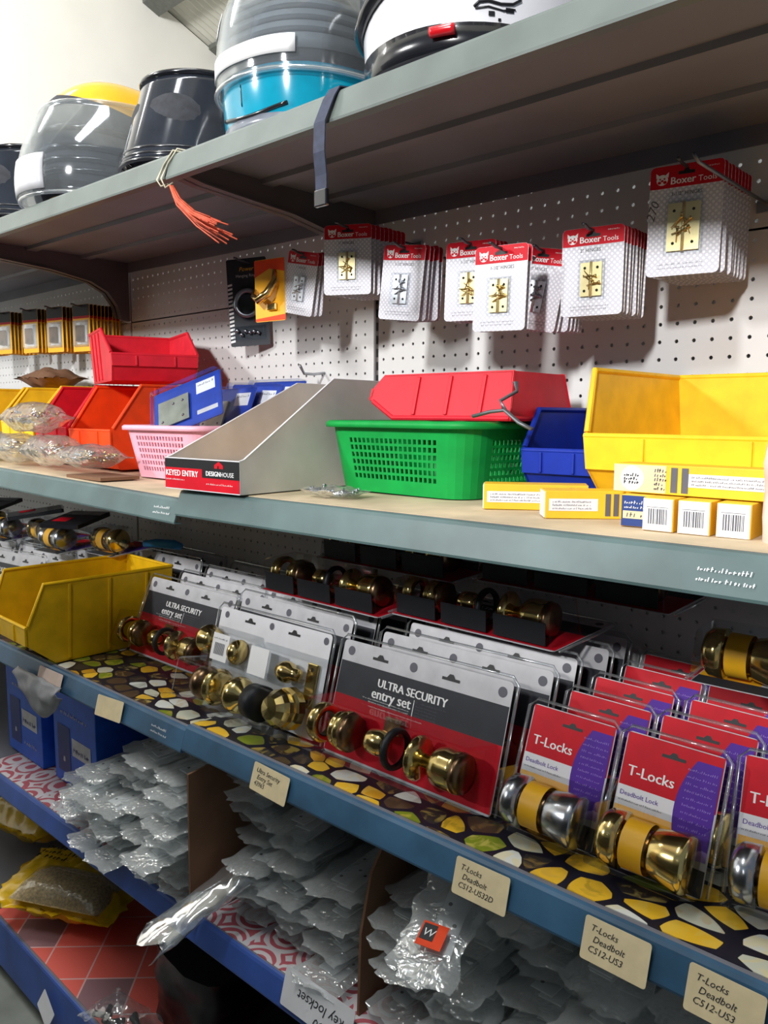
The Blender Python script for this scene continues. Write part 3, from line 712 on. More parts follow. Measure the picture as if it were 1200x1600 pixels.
# --- left bay: row of orange packs under black toppers
def orange_pack(label):
    T=thing('hardware_pack',label,'hanging pack')
    c=MB(); c.plate(.072,.125,.003,-.0008,0,'ylwprint'); c.plate(.070,.030,.003,-.001,-.0008,'rubber',z0=.0945)
    c.rect(-.034,.034,.088,.0945,-.0011,'card_red'); c.rect(-.02,.03,.02,.078,-.0010,'wht'); hole(c,.072,.125); c.build('backing_card',T)
    m=MB(); m.hex8([(-.03,-.001,.012),(.03,-.001,.012),(.03,-.001,.084),(-.03,-.001,.084)],[(-.026,-.0095,.016),(.026,-.0095,.016),(.026,-.0095,.08),(-.026,-.0095,.08)],'clearm'); m.build('blister',T)
    m=MB(); m.box(-.018,.014,-.0085,-.003,.026,.07,'brassd'); m.build('latch',T,mods=[('bevel',.002)])
    return T
op=orange_pack('x'); first=True
for i,(hx,n) in enumerate(((-1.62,7),(-1.46,8),(-1.30,8),(-1.165,9),(-1.03,9))):
    nm=['leftmost','second','third','fourth','rightmost'][i]
    pr=op if first else dup(op,(0,0,0),(0,0,0)); first=False
    hang(pr,'orange and white hardware pack at the front of the %s hook in the left bay'%nm,'orange hardware pack behind the front one of the %s hook in the left bay'%nm,'orange packs on the %s hook of the left bay'%nm,hx,.205+.004*(4-i),-.155+.012*i,n,.011,.125,.2,0,jy=.018,hooklabel='steel peg hook through the %s stack of orange packs in the left bay'%nm)
# --- bare hooks low on the panel
T=thing('peg_hook','bare looped wire peg hook just above the grey carton','hook',(.19,0,-.02))
m=MB(); m.tube([(-.055,-.006,.004),(.0,-.008,.004),(.022,-.03,.004),(.03,-.06,-.004),(.036,-.075,-.004)],.0026,8,'steel'); m.tube([(.0,-.008,.0),(.02,-.028,-.002)],.0026,8,'steel'); m.lathe([(0,-.001),(.006,-.001),(.006,.004),(0,.004)],10,'steel','z',(.036,-.075,-.006)); m.build('wire',T)
T=thing('peg_hook','small upturned wire peg hook above the blue packs','hook',(-.17,0,.005))
m=MB(); m.tube([(0,.003,0),(0,-.03,-.004),(.004,-.06,-.004),(.008,-.075,.012)],.0028,8,'steel'); m.build('wire',T)
# ================================================================ bins, baskets and boxes on the middle shelf
ZM=lambda x:zt('mid',x)+.0016
def hopper_bin(label,wt,wb,d,h,lip,color,loc,yaw=0.,rot=None,slope=.06,over=.02,ribs=3,name='storage_bin',label_slot=True):
    """stackable pick bin: high back, sloping sides, low front lip; origin at base centre, front towards -y"""
    T=thing(name,label,'bin',loc,rot if rot is not None else (0,0,yaw))
    t=.0028
    def hw(z): return (wb+(wt-wb)*z/h)/2
    yb=d/2; yf=-d/2
    m=MB()
    prof=[(yf+over,0),(yb-.006,0),(yb,h),(yf+slope,h),(yf+.004,lip+.004),(yf,lip),(yf+.002,lip*.55)]
    for s_ in (-1,1):
        V=[];n=len(prof)
        for q in (0,-t): V+=[(s_*(hw(z)+q),y,z) for y,z in prof]
        fs=[(i,(i+1)%n,n+(i+1)%n,n+i) for i in range(n)]+[tuple(range(n)),tuple(range(n,2*n))[::-1]]
        m.add(V,fs,color)
        # rolled rim along the open edge
        pts=[(s_*(hw(z)-t/2),y,z) for y,z in ((yb,h),(yf+slope,h),(yf+.004,lip+.004))]
        m.tube(pts,.0042,6,color,smooth=False)
        for k in range(ribs):
            y=yf+slope+.01+(d-slope-.03)*(k+.5)/ribs
            m.hex8([(s_*hw(.004),y-.003,.004),(s_*(hw(.004)+.003),y-.003,.004),(s_*(hw(.004)+.003),y+.003,.004),(s_*hw(.004),y+.003,.004)],
                   [(s_*hw(h-.005),y-.003,h-.005),(s_*(hw(h-.005)+.003),y-.003,h-.005),(s_*(hw(h-.005)+.003),y+.003,h-.005),(s_*hw(h-.005),y+.003,h-.005)],color)
    m.hex8([(-hw(0),yf+over,0),(hw(0),yf+over,0),(hw(0),yb-.006,0),(-hw(0),yb-.006,0)],[(-hw(t),yf+over,t),(hw(t),yf+over,t),(hw(t),yb-.006,t),(-hw(t),yb-.006,t)],color)
    m.hex8([(-hw(0),yb-.006-t,0),(hw(0),yb-.006-t,0),(hw(0),yb-.006,0),(-hw(0),yb-.006,0)],[(-hw(h),yb-t,h),(hw(h),yb-t,h),(hw(h),yb,h),(-hw(h),yb,h)],color)
    m.tube([(-hw(h),yb,h),(hw(h),yb,h)],.0042,6,color,smooth=False)
    m.build('bin_body',T,mods=[('bevel',.0009)])
    m=MB(); z1=lip*.55
    w0,w1,w2=hw(0),hw(z1),hw(lip)
    m.hex8([(-w0,yf+over,0),(w0,yf+over,0),(w0,yf+over+t,0),(-w0,yf+over+t,0)],[(-w1,yf+.002,z1),(w1,yf+.002,z1),(w1,yf+.002+t,z1),(-w1,yf+.002+t,z1)],color)
    m.hex8([(-w1,yf-.003,z1),(w1,yf-.003,z1),(w1,yf+.002+t,z1),(-w1,yf+.002+t,z1)],[(-w2,yf-.004,lip),(w2,yf-.004,lip),(w2,yf+t,lip),(-w2,yf+t,lip)],color)
    for s_ in (-.45,.45): m.box(s_*w1-.002,s_*w1+.002,yf-.0065,yf-.002,z1+.002,lip-.002,color)
    m.tube([(-w2,yf-.001,lip),(w2,yf-.001,lip)],.004,6,color,smooth=False)
    m.build('front_lip',T,mods=[('bevel',.0009)])
    return T
# big yellow bin at the right
hopper_bin('large yellow open-front bin behind the yellow boxes, at the right edge',.282,.25,.272,.166,.088,'yellow',(.737,-.152,ZM(.74)+.002),slope=.03,over=.045)
# blue bin
hopper_bin('small dark blue bin between green basket and big yellow bin',.115,.10,.20,.122,.068,'bluep',(.530,-.132,ZM(.52)+.001),yaw=.05,slope=.045,over=.03)
# left bay bins in a row
hopper_bin('yellow bin with white bits, at the left end of the bin row',.20,.18,.24,.178,.092,'yellow',(-.955,-.20,ZM(-.97)+.002),slope=.07,name='storage_bin')
hopper_bin('yellow bin half out of view left of the white-bits bin',.19,.17,.24,.178,.092,'yellow',(-1.172,-.20,ZM(-1.2)+.002),slope=.07)
hopper_bin('dark red bin between the yellow and orange bins',.172,.155,.24,.178,.082,'red',(-.765,-.20,ZM(-.8)+.003),slope=.07)
hopper_bin('orange-red bin left of the pink basket',.20,.18,.24,.178,.082,'orange',(-.575,-.20,ZM(-.6)+.004),slope=.07)
# red bin stacked on top of the row behind, turned on the pink basket side
hopper_bin('bright red bin stacked on top of the orange bin row',.195,.18,.27,.115,.055,'red2',(-.615,-.165,ZM(-.68)+.192),yaw=1.25,slope=.10)
# red bin lying in the green basket
hopper_bin('red bin lying upside down in the green basket',.175,.14,.255,.064,.035,'red2',(.340,-.170,ZM(.32)+.176),rot=(PI,.0,PI/2+.04),slope=.05)
# ---------------------------------------------------------------- perforated baskets
def basket(label,wt,dt,h,taper,color,loc,yaw,rows,hz0,hz1,pitch=.0095,bar=.38,gap=None,rim=.010,corner=.03):
    T=thing('plastic_basket',label,'basket',loc,(0,0,yaw))
    def ring(z):
        k=1-taper*(1-z/h); w=wt*k; d=dt*k; r=corner*k; return w,d,r
    def perim(w,d,r,n_c=6):
        """list of points round a rounded rectangle with flags for straight runs cut into bars and holes"""
        out=[]
        sides=[((w/2-r,-d/2),(-1,0),w-2*r),]
        segs=[((-w/2+r,-d/2),(1,0),w-2*r,(w/2-r,-d/2+r),-90),((w/2,-d/2+r),(0,1),d-2*r,(w/2-r,d/2-r),0),((w/2-r,d/2),(-1,0),w-2*r,(-w/2+r,d/2-r),90),((-w/2,d/2-r),(0,-1),d-2*r,(-w/2+r,-d/2+r),180)]
        for (px,py),(dx,dy),L,(cx,cy),a0 in segs:
            Lt=(wt if dx else dt)-2*corner; n=int(Lt/pitch); mid=n//2
            for i in range(n):
                solid= i in (0,n-1) or (gap and abs(i-mid)<gap)
                for t,hole in ((i/n,False),((i+bar)/n,not solid)): out.append((px+dx*L*t,py+dy*L*t,hole))
            out.append((px+dx*L,py+dy*L,False))
            for k in range(1,n_c): a=math.radians(a0+90*k/n_c); out.append((cx+r*math.cos(a),cy+r*math.sin(a),False))
        return out
    zs=[(.0,False),(hz0,None)]
    for j in range(rows):
        a=hz0+(hz1-hz0)*j/rows; b=a+(hz1-hz0)/rows*.66
        zs+= [(a,True),(b,False)]
    zs=[(0.,False)]+[q for q in zs[2:]]+[(h,False)]
    V=[];F=[];N=None
    for z,_ in zs:
        p=perim(*ring(z)); N=len(p); V+=[(x,y,z) for x,y,_ in p]
    fl=[q[2] for q in perim(*ring(0))]
    for j in range(len(zs)-1):
        for i in range(N):
            if zs[j][1] and fl[i]: continue
            F.append((j*N+i,j*N+(i+1)%N,(j+1)*N+(i+1)%N,(j+1)*N+i))
    m=MB(); m.add(V,F,color); m.add([(x,y,.0) for x,y,_ in perim(*ring(0))],[tuple(range(N))[::-1]],color)
    m.build('basket_wall',T,mods=[('solid',.0022)])
    m=MB(); w,d,r=ring(h)
    def loop(e,z): 
        out=[]
        for cx,cy,a0 in ((w/2-r,d/2-r,0),(-w/2+r,d/2-r,90),(-w/2+r,-d/2+r,180),(w/2-r,-d/2+r,270)):
            for k in range(9): a=math.radians(a0+90*k/8); out.append((cx+(r+e)*math.cos(a),cy+(r+e)*math.sin(a),z))
        return out
    Ls=[loop(-.0015,h-.001),loop(-.001,h+.003),loop(rim*.6,h+.003),loop(rim,h),loop(rim,h-.007),loop(rim-.002,h-.007),loop(rim-.0025,h-.001)]
    n=len(Ls[0]); V=[p for l in Ls for p in l]; k=len(Ls)
    m.add(V,[(a*n+i,a*n+(i+1)%n,((a+1)%k)*n+(i+1)%n,((a+1)%k)*n+i) for a in range(k) for i in range(n)],color,True)
    m.build('rim',T)
    return T
basket('green perforated basket at the shelf front, holding a red bin',.292,.25,.103,.11,'green',(.303,-.180,ZM(.29)+.002),-.03,6,.020,.084,gap=None,rim=.012,corner=.045)
basket('pink perforated basket piled with blue hinge packs',.24,.22,.100,.16,'pink',(-.285,-.225,ZM(-.25)+.004),.06,6,.014,.086,rim=.010,corner=.03)
# ---------------------------------------------------------------- open display carton
T=thing('display_carton','long open grey display carton with red and black printed front','carton',(.062,-.462,ZM(.07)+.002),(0,0,.06))
def carton():
    w=.180; L=.425; t=.003
    for s_,nm,pk in ((-1,'side_panel',.285),(1,'side_panel',.195)):
        prof=[(0,0),(L,0),(L,.172),(pk,.172),(.008,.050),(0,.048)]
        m=MB(); xa,xb=sorted((s_*w/2,s_*(w/2-t)))
        m.extrude(prof,'x',xa,xb,'cardb')
        n=len(prof)
        for (ya,za),(yb,zb) in zip(prof[2:],prof[3:]+prof[:1]):   # white cut edge
            m.hex8([(xa-.0002,ya,za),(xb+.0002,ya,za),(xb+.0002,yb,zb),(xa-.0002,yb,zb)],[(xa-.0002,ya,za+.0012),(xb+.0002,ya,za+.0012),(xb+.0002,yb,zb+.0012),(xa-.0002,yb,zb+.0012)],'whtcard')
        m.build(nm,T)
    m=MB(); m.box(-w/2+t,w/2-t,t,L-.002,0,t,'cardb'); m.build('base_panel',T)
    m=MB(); m.box(-w/2+t,w/2-t,L-t,L-.0003,t,.171,'cardb'); m.build('rear_panel',T)
    m=MB(); y=-.0016; m.box(-w/2,w/2,y,-.0002,0,.049,'whtcard'); e=-.0004
    m.box(-w/2,w/2,y+e,y,.0015,.0335,'card_red'); m.box(-w/2,w/2,y+e,y,.0335,.0475,'blk'); m.box(.004,w/2,y+e*2,y,.021,.0475,'blk')
    yy=y-.0009
    m.text('KEYED ENTRY',-w/2+.002,.021,yy,.0105,'wht',bold=.0008,fitw=.082); m.scrawl(-w/2+.003,-w/2+.05,.014,yy,.003,'wht',8,.0004)
    m.text('DESIGN',.013,.0245,yy,.010,'wht',bold=.0007,fitw=.034); m.text('HOUSE',.048,.0245,yy,.010,'wht',fitw=.030)
    m.add([(.034,yy,.036),(.054,yy,.036),(.054,yy,.041),(.044,yy,.0465),(.034,yy,.041)],[(0,1,2,3,4)],'card_red')
    m.add([(.041,yy-.0002,.036),(.0445,yy-.0002,.036),(.0445,yy-.0002,.040),(.041,yy-.0002,.040)],[(0,1,2,3)],'blk')
    m.scrawl(.014,.075,.011,yy,.003,'wht',9,.0004)
    m.build('printed_front',T)
    m=MB(); m.grid(lambda u,v:(-.07+.14*u,.03+.30*v,.026+.006*math.sin(9*u+5*v)),8,12,'ylwprint'); m.build('yellow_insert',T,mods=[('solid',.002)])
carton()
# ---------------------------------------------------------------- blue hinge blister packs in the pink basket
M['bluecard']=P('blue_print',(16,58,164),.4,var=.08)
M['plate']=P('grey_hinge_plate',(150,152,140),.35,metal=.6,var=.1)
def hinge_pack(label):
    T=thing('hinge_pack',label,'blister pack')
    c=MB(); c.plate(.160,.110,.004,-.0008,0,'bluecard'); c.text('NATIONAL',.012,.060,-.0011,.011,'wht',bold=.0006,fitw=.042) if False else None
    c.rect(.022,.066,.07,.098,-.001,'whtcard'); c.scrawl(.026,.06,.088,-.0012,.006,'ink',4,.001); c.rect(.022,.07,.02,.03,-.001,'silverprint'); c.build('backing_card',T)
    m=MB(); m.box(-.066,.006,-.006,-.003,.018,.080,'plate')
    for x,z in ((-.056,.03),(-.03,.066),(-.008,.03),(-.008,.066)): m.lathe([(0,-.0085),(.003,-.007),(.0032,-.006)],10,'chrome','y',(x,0,z))
    m.build('hinge',T)
    m=MB(); m.hex8([(-.082,.001,-.002),(.082,.001,-.002),(.082,.001,.112),(-.082,.001,.112)],[(-.077,-.02,.003),(.077,-.02,.003),(.077,-.02,.107),(-.077,-.02,.107)],'clear'); m.build('blister',T,mods=[('bevel',.003)])
    return T
hp=hinge_pack('blue hinge pack tilted on top of the pink basket'); hp['group']='blue hinge packs in the pink basket'
zb=ZM(-.25)
hp.location=(-.280,-.262,zb+.103); hp.rotation_euler=rotm(.30,.50,.40)
for loc,rt,lb in (((-.300,-.180,zb+.080),rotm(.05,.40,.04),'blue hinge pack behind the tilted one, at the left of the basket'),
                  ((-.262,-.148,zb+.088),rotm(.05,.40,-.03),'blue hinge pack third from the front of the pink basket'),
                  ((-.225,-.116,zb+.095),rotm(.05,.40,.0),'blue hinge pack at the back of the pink basket')):
    dup(hp,loc,rt,lb)
# ---------------------------------------------------------------- yellow cartons at the front
M['boxyel']=P('yellow_box_card',(238,188,40),.55,var=.03)
M['boxblue']=P('blue_box_card',(36,62,128),.5,var=.03)
def small_box(label,L,w,h,loc,yaw,front='yellow',group=None):
    """long side faces -y; ends at +-x; origin at base centre"""
    T=thing('small_carton',label,'box',loc,(0,0,yaw),group)
    m=MB(); m.box(-L/2,L/2,-w/2,w/2,0,h,'boxyel')
    y=-w/2-.0003
    if front=='yellow':
        m.rect(-L/2+.004,L/2-.03,h*.28,h*.72,y,'whtcard')
        for k in range(3): m.scrawl(-L/2+.008,L/2-.038,h*(.58-.12*k),y-.0003,.0022,'ink',k+7,.0004)
        for k in (0,1): m.rect(L/2-.022+k*.009,L/2-.016+k*.009,h*.1,h*.9,y,'ink')
    if front=='long':
        m.rect(-L*.02,L/2-.004,h*.30,h*.74,y,'whtcard')
        for k in range(3): m.scrawl(.0,L*.44,h*(.60-.12*k),y-.0003,.0022,'ink',k+17,.0004)
        m.rect(-L/2,-L*.16,0.001,h-.001,y,'tag')
        m.add([(-L*.38+.013*math.cos(a*PI/8),y-.0003,h*.5+.013*math.sin(a*PI/8)) for a in range(16)],[tuple(range(16))],'wht')
        [m.scrawl(-L*.38-.009,-L*.38+.007,h*(.3+.13*k),y-.0006,.004,'blk',k+2,.0009) for k in range(3)]
        for k in (0,1): m.rect(-L*.13+k*.011,-L*.13+k*.011+.007,h*.08,h*.92,y,'ink')
        [m.scrawl(-L*.235,-L*.165,h*(.14+.15*k),y-.0003,.004,'ink',k+31,.0009) for k in range(5)]
    m.build('box_body',T,mods=[('bevel',.0008)])
    for s_ in (-1,):
        e=MB(); e.box(-L/2-.0012,-L/2-.0001,-w/2+.001,w/2-.001,.001,h-.001,'whtcard'); e.build('end_flap',T)
    return T
small_box('yellow carton with white label, nearest the shelf edge, front',.088,.036,.031,(.630,-.335,ZM(.65)),.70)
small_box('yellow carton with white label beside the green basket, behind the other',.125,.036,.031,(.545,-.300,ZM(.58)),.60)
def end_box(label,w,h,d,loc,yaw,front):
    T=thing('small_carton',label,'box',loc,(0,0,yaw))
    m=MB(); m.box(-w/2,w/2,-d/2,d/2,0,h,'boxyel'); m.build('box_body',T,mods=[('bevel',.0008)])
    m=MB(); y=-d/2; m.box(-w/2+.0008,w/2-.0008,y-.0014,y-.0002,.0008,h-.0008,'boxblue' if front=='blue' else 'wht'); y-=.0018
    if front=='blue':
        m.scrawl(-w*.38,w*.3,h*.72,y,.0038,'wht',3); m.scrawl(-w*.38,w*.3,h*.58,y,.003,'wht',4)
        m.rect(-w*.42,w*.36,h*.26,h*.50,y+.0002,'tag'); m.scrawl(-w*.3,w*.24,h*.31,y,.005,'ink',5,.0009)
    else:
        r=random.Random(5)
        x=-w*.30
        while x<w*.30:
            b=r.uniform(.0005,.0016); m.rect(x,x+b,h*.22,h*.68,y+.0002,'ink'); x+=b+r.uniform(.0005,.0012)
        m.rect(-w*.36,w*.34,h*.72,h*.735,y+.0002,'ink')
    m.build('end_flap',T); return T
zb=ZM(.75)
end_box('small carton with dark blue end, left of three white ends',.031,.033,.10,(.708,-.325,zb),.12,'blue')
for i,(x,y,l) in enumerate(((.742,-.339,'left'),(.776,-.337,'middle'),(.811,-.334,'right'))):
    end_box('small yellow carton with white barcode end, %s of the three'%l,.031,.033,.10,(x,y,zb),.04+.02*i,'white')
small_box('long yellow carton lying across the white-ended cartons',.165,.034,.030,(.765,-.345,zb+.0342),.0,'long')
small_box('plain yellow carton tucked in behind the long top carton',.15,.030,.028,(.770,-.306,zb+.0342),.03,'none')
# brown paper parcel at the right edge
T=thing('paper_parcel','brown paper parcel at the right end of the middle shelf','parcel',(.885,-.345,zb),(0,0,.1))
def pf(u,v):
    a=2*PI*u; sx_,sy_=.048,.05
    k=(abs(math.cos(a))**6+abs(math.sin(a))**6)**(-1/6)
    n=mnoise.noise(Vector((math.cos(a)*2,math.sin(a)*2,v*4)))*.006
    return (math.cos(a)*k*(sx_+n),math.sin(a)*k*(sy_+n),v*(.115+n))
m=MB(); m.grid(pf,40,10,'paper'); m.add([pf(i/40,1) for i in range(40)],[tuple(range(40))],'paper'); m.build('wrapping',T)
# ---------------------------------------------------------------- clear bags of small screws
def pillow(mb,w,h,t,mat,seed,nu=16,nv=12,amp=.006,M=None):
    def f(s_):
        def g(u,v):
            x,y=(u-.5)*w,(v-.5)*h
            e=max(0,1-(2.15*abs(u-.5))**3)*max(0,1-(2.25*abs(v-.5))**4)
            n=mnoise.noise(Vector((x*38+seed,y*38,s_*3.1)))*amp+mnoise.noise(Vector((x*90,y*90+seed,s_*7)))*amp*.5
            rim=max(0,2*max(abs(u-.5),abs(v-.5))-.8)*5
            ex=mnoise.noise(Vector((x*25,y*25,seed+9.)))*.006+mnoise.noise(Vector((x*70,y*70,seed+3.)))*.012*rim
            fl=mnoise.noise(Vector((x*45,y*45,seed+5.)))*.010*rim
            return (x+ex,y+ex*.7+rim*.006*mnoise.noise(Vector((x*120,seed,v*3))),s_*(t/2*e**.6)+n*(.35+e)+fl)
        return g
    mb.grid(f(1),nu,nv,mat); mb.grid(f(-1),nu,nv,mat); return mb
def screw_bag(label,w,h,t,loc,rot,seed,metal='brass',n=40,group=None,header=None):
    T=thing('screw_bag',label,'plastic bag',loc,rot,group)
    m=MB(); pillow(m,w,h,t,'bagd',seed); m.build('bag_film',T)
    m=MB(); r=random.Random(seed)
    for k in range(n):
        a=r.uniform(0,2*PI); p=Vector((r.uniform(-.36,.36)*w,r.uniform(-.36,.36)*h,r.uniform(-.25,.2)*t)); d=Vector((math.cos(a),math.sin(a),r.uniform(-.3,.3)))*.008
        m.tube([p-d,p+d*.6,p+d*.85,p+d],[.0006,.0014,.0034,.0036],6,metal if r.random()<.6 else 'steel')
    m.build('screws',T); return T
zl_=ZM(-.5)
for i,(x,y,z,ya,lb) in enumerate(((-.965,-.388,.046,.05,'left end, under the yellow bin'),(-.785,-.390,.046,-.06,'second from the left'),(-.70,-.385,.115,.1,'in the middle, topmost'),(-.605,-.390,.046,.05,'in front of the orange bin'),(-.432,-.392,.040,.0,'beside the pink basket, on brown cardboard'))):
    screw_bag('clear bag of small brass screws, '+lb,.17,.092,.062 if i<4 else .045,(x,y,zl_+z+.003*(i==0)),(jit(.02),jit(.02),ya),i*7+1,n=60)
m=MB(); m.box(-.07,.07,-.04,.04,0,.006,'brown'); tag(m.build('cardboard_piece',loc=(-.385,-.392,ZM(-.4)+.0005)),'flat piece of brown cardboard before the pink basket','cardboard')
M['paleb']=P('pale_bag_label',(214,200,190),.7,var=.1)
T=screw_bag('small flat clear bag lying before the green basket',.085,.055,.012,(.262,-.375,ZM(.26)+.009),(0,.04,.35),77,'steel',14)
# white bits inside the yellow bin
m=MB(); pillow(m,.13,.12,.05,'bag',31); tag(m.build('plastic_bag',loc=(-.955,-.23,ZM(-1)+.07)),'crumpled clear bag inside the leftmost yellow bin','plastic bag')
m=MB(); pillow(m,.22,.12,.05,'brown',32,amp=.01); tag(m.build('cloth_bundle',loc=(-1.25,-.10,ZM(-1.2)+.215)),'brown wrapped bundle behind the leftmost yellow bin','bundle')
# grey twisted metal stand piece on the blue bin
M['greymetal']=P('dull_grey_metal',(120,124,128),.45,metal=.7,var=.1)
T=thing('hook_bracket','grey twisted metal hook piece resting on the blue bin','hook',(.487,-.286,ZM(.47)+.110),(0,0,.2))
m=MB(); m.tube([(-.045,.0,.004),(-.02,.0,.010),(.0,0,.012),(.022,-.004,-.004),(.04,-.006,-.012)],.0045,7,'greymetal',ry=.0025); m.build('long_bar',T)
m=MB(); m.tube([(.0,0,.012),(-.008,.004,.024),(.012,.01,.036),(.008,.014,.048)],.004,7,'greymetal',ry=.0025); m.build('cross_arm',T)
# ================================================================ lock packs on the pebble-lined shelf
ZL=lambda x:zt('low',x)+.0016
EW,EH=.305,.168
def hardware(root,z=.045,y=-.0297,metal='brass'):
    """brass lockset under the blister: everything lies along the x axis"""
    o=(0,y,z)
    def part(nm,prof,mat,n=22): m=MB(); m.lathe([(r*.86,x) for r,x in prof],n,mat,'x',o); return m.build(nm,root)
    part('deadbolt_collar',[(.022,-.142),(.033,-.142),(.034,-.139),(.034,-.130),(.029,-.126),(.022,-.128)],metal)
    part('collar_inside',[(.0218,-.141),(.0205,-.141),(.0205,-.127)],'brassd')
    part('deadbolt_rosette',[(.0,-.106),(.020,-.106),(.030,-.100),(.031,-.096),(.028,-.092),(.033,-.089),(.033,-.082),(.0,-.080)],metal)
    part('rosette_back',[(.0,-.0795),(.034,-.0795),(.030,-.070),(.0,-.070)],'brassd',8)
    part('small_knob',[(.0,-.045),(.014,-.044),(.020,-.036),(.021,-.020),(.018,-.012),(.012,-.008),(.0,-.008)],metal)
    m=MB(); m.box(-.036,-.006,-.012,-.002,z+.012,z+.034,'brassd'); m.build('latch_plate',root,mods=[('bevel',.001)])
    part('black_ring',[(.026,.004),(.033,.004),(.034,.008),(.031,.013),(.025,.012)],'rubber')
    part('knob_rosette',[(.0,.046),(.034,.046),(.035,.049),(.030,.054),(.020,.057),(.012,.060),(.0,.060)],metal)
    part('door_knob',[(.0,.060),(.011,.060),(.012,.070),(.021,.076),(.029,.084),(.031,.096),(.030,.110),(.031,.116),(.0,.116)],metal)
    part('knob_face',[(.0,.1165),(.031,.1165),(.029,.124),(.018,.127),(.0,.127)],'brassd')
def blister_box(root,x0,x1,z0,z1,dep,mat='clear',nm='blister',taper=.006):
    m=MB()
    b0=[(x0-taper,-.0012,z0-taper),(x1+taper,-.0012,z0-taper),(x1+taper,-.0012,z1+taper),(x0-taper,-.0012,z1+taper)]
    b1=[(x0,-dep,z0),(x1,-dep,z0),(x1,-dep,z1),(x0,-dep,z1)]
    m.add(b0+b1,[(4,5,6,7),(0,1,5,4),(1,2,6,5),(2,3,7,6),(3,0,4,7)],mat)
    return m.build(nm,root,mods=[('bevel',.004)])
def flange(root,w,h,r=.010,e=.007):
    m=MB()
    pts=[(-w/2-e,-.001,r-e),(-w/2-e,-.001,h+e-r),(-w/2-e+r,-.001,h+e),(w/2+e-r,-.001,h+e),(w/2+e,-.001,h+e-r),(w/2+e,-.001,r-e)]
    m.tube(pts,.0022,6,'clearm'); return m.build('clear_edge',root)
M['stripgrad']=M['silverprint']
def lock_pack(label,full=True):
    T=thing('lock_pack',label,'blister pack')
    w,h=EW,EH
    c=MB(); c.plate(w,h,.006,-.0008,0,'silverprint')
    c.rect(-w/2+.001,w/2-.001,.088,.137,-.0010,'char'); c.rect(-w/2+.001,w/2-.001,.003,.088,-.0010,'card_red')
    y=-.0014
    c.text('ULTRA SECURITY',-.072,.113,y,.0155,'wht',bold=.0012,fitw=.128)
    c.scrawl(-.072,.056,.107,y,.0026,'ink',2,.0004)
    c.text('entry set',-.080,.096,y,.0185,'wht',bold=.0012,fitw=.075)
    c.rect(.0,.0012,.088,.110,y,'wht')
    for k in range(5): c.scrawl(.005,.042,.106-.0042*k,y,.0024,'ink',k,.0004)
    for k in range(2): c.scrawl(-.095+.012*k,-.006,.0905-.0038*k+.0018,y,.0018,'wht',k+5,.0003)
    c.scrawl(-.08,.02,.082,y,.0022,'wht',12,.0003)
    for x in (-.075,.055):
        c.rect(x-.015,x+.015,.1485,.1525,y,'blk'); c.add([(x-.007,y,.1525),(x+.007,y,.1525),(x+.003,y,.1575),(x-.003,y,.1575)],[(0,1,2,3)],'blk')
    for x in (-.135,-.012,.138): c.add([(x+.0068*math.cos(2*PI*k/16),y,.153+.0068*math.sin(2*PI*k/16)) for k in range(16)],[tuple(range(16))],'ink')
    c.build('backing_card',T)
    hardware(T)
    blister_box(T,-.146,.140,.006,.082,.0605)
    flange(T,w,h)
    return T
def place(proto,first,loc,rt,label,grp=None,zfix=None):
    o=proto if first else dup(proto,(0,0,0),(0,0,0))
    o.location=loc; o.rotation_euler=rt; o['label']=label
    if grp: o['group']=grp
    elif 'group' in o: del o['group']
    return o
LP=lock_pack('x'); first=True
# front pack of the middle column, then the ones leaning behind it
for k,(x,y,p) in enumerate(((.388,-.374,.30),(.402,-.303,.30),(.396,-.232,.30),(.406,-.161,.30),(.398,-.090,.30))):
    place(LP,first,(x,y,ZL(x)+.004),rotm(.0,p,.012),'red and charcoal entry set pack leaning at the front, beside the purple packs' if k==0 else 'entry set pack leaning behind the front one, %s in the middle column'%['','second','third','fourth','last'][k]); first=False
for k,(x,y,p) in enumerate(((-.338,-.288,.40),(-.332,-.215,.40),(-.336,-.142,.39),(-.331,-.070,.37))):
    place(LP,False,(x,y,ZL(x)+.004),rotm(.02,p,.0),'red and charcoal entry set pack leaning beside the mustard bin' if k==0 else 'entry set pack beside the mustard bin column, %s from the front'%['','second','third','last'][k])
for k,(x,y,p) in enumerate(((.0,-.278,.30),(-.012,-.205,.30),(-.004,-.133,.30),(-.012,-.062,.28))):
    place(LP,False,(x,y,ZL(x)+.004),rotm(.0,p,.0),'entry set pack leaning behind the white combo pack, %s in that column'%['first','second','third','last'][k])
# packs lying face up across the tops
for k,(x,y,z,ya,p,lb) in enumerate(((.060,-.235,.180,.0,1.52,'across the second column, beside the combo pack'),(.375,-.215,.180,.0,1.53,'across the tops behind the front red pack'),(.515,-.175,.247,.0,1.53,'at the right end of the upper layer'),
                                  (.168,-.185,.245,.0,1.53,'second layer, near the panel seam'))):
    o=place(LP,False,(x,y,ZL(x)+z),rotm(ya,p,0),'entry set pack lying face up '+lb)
    m=MB()  # black plates added to darken the face-up packs and hide their red
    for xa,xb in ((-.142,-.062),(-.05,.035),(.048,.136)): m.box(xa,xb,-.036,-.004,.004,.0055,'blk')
    m.build('darkening_plate',o)
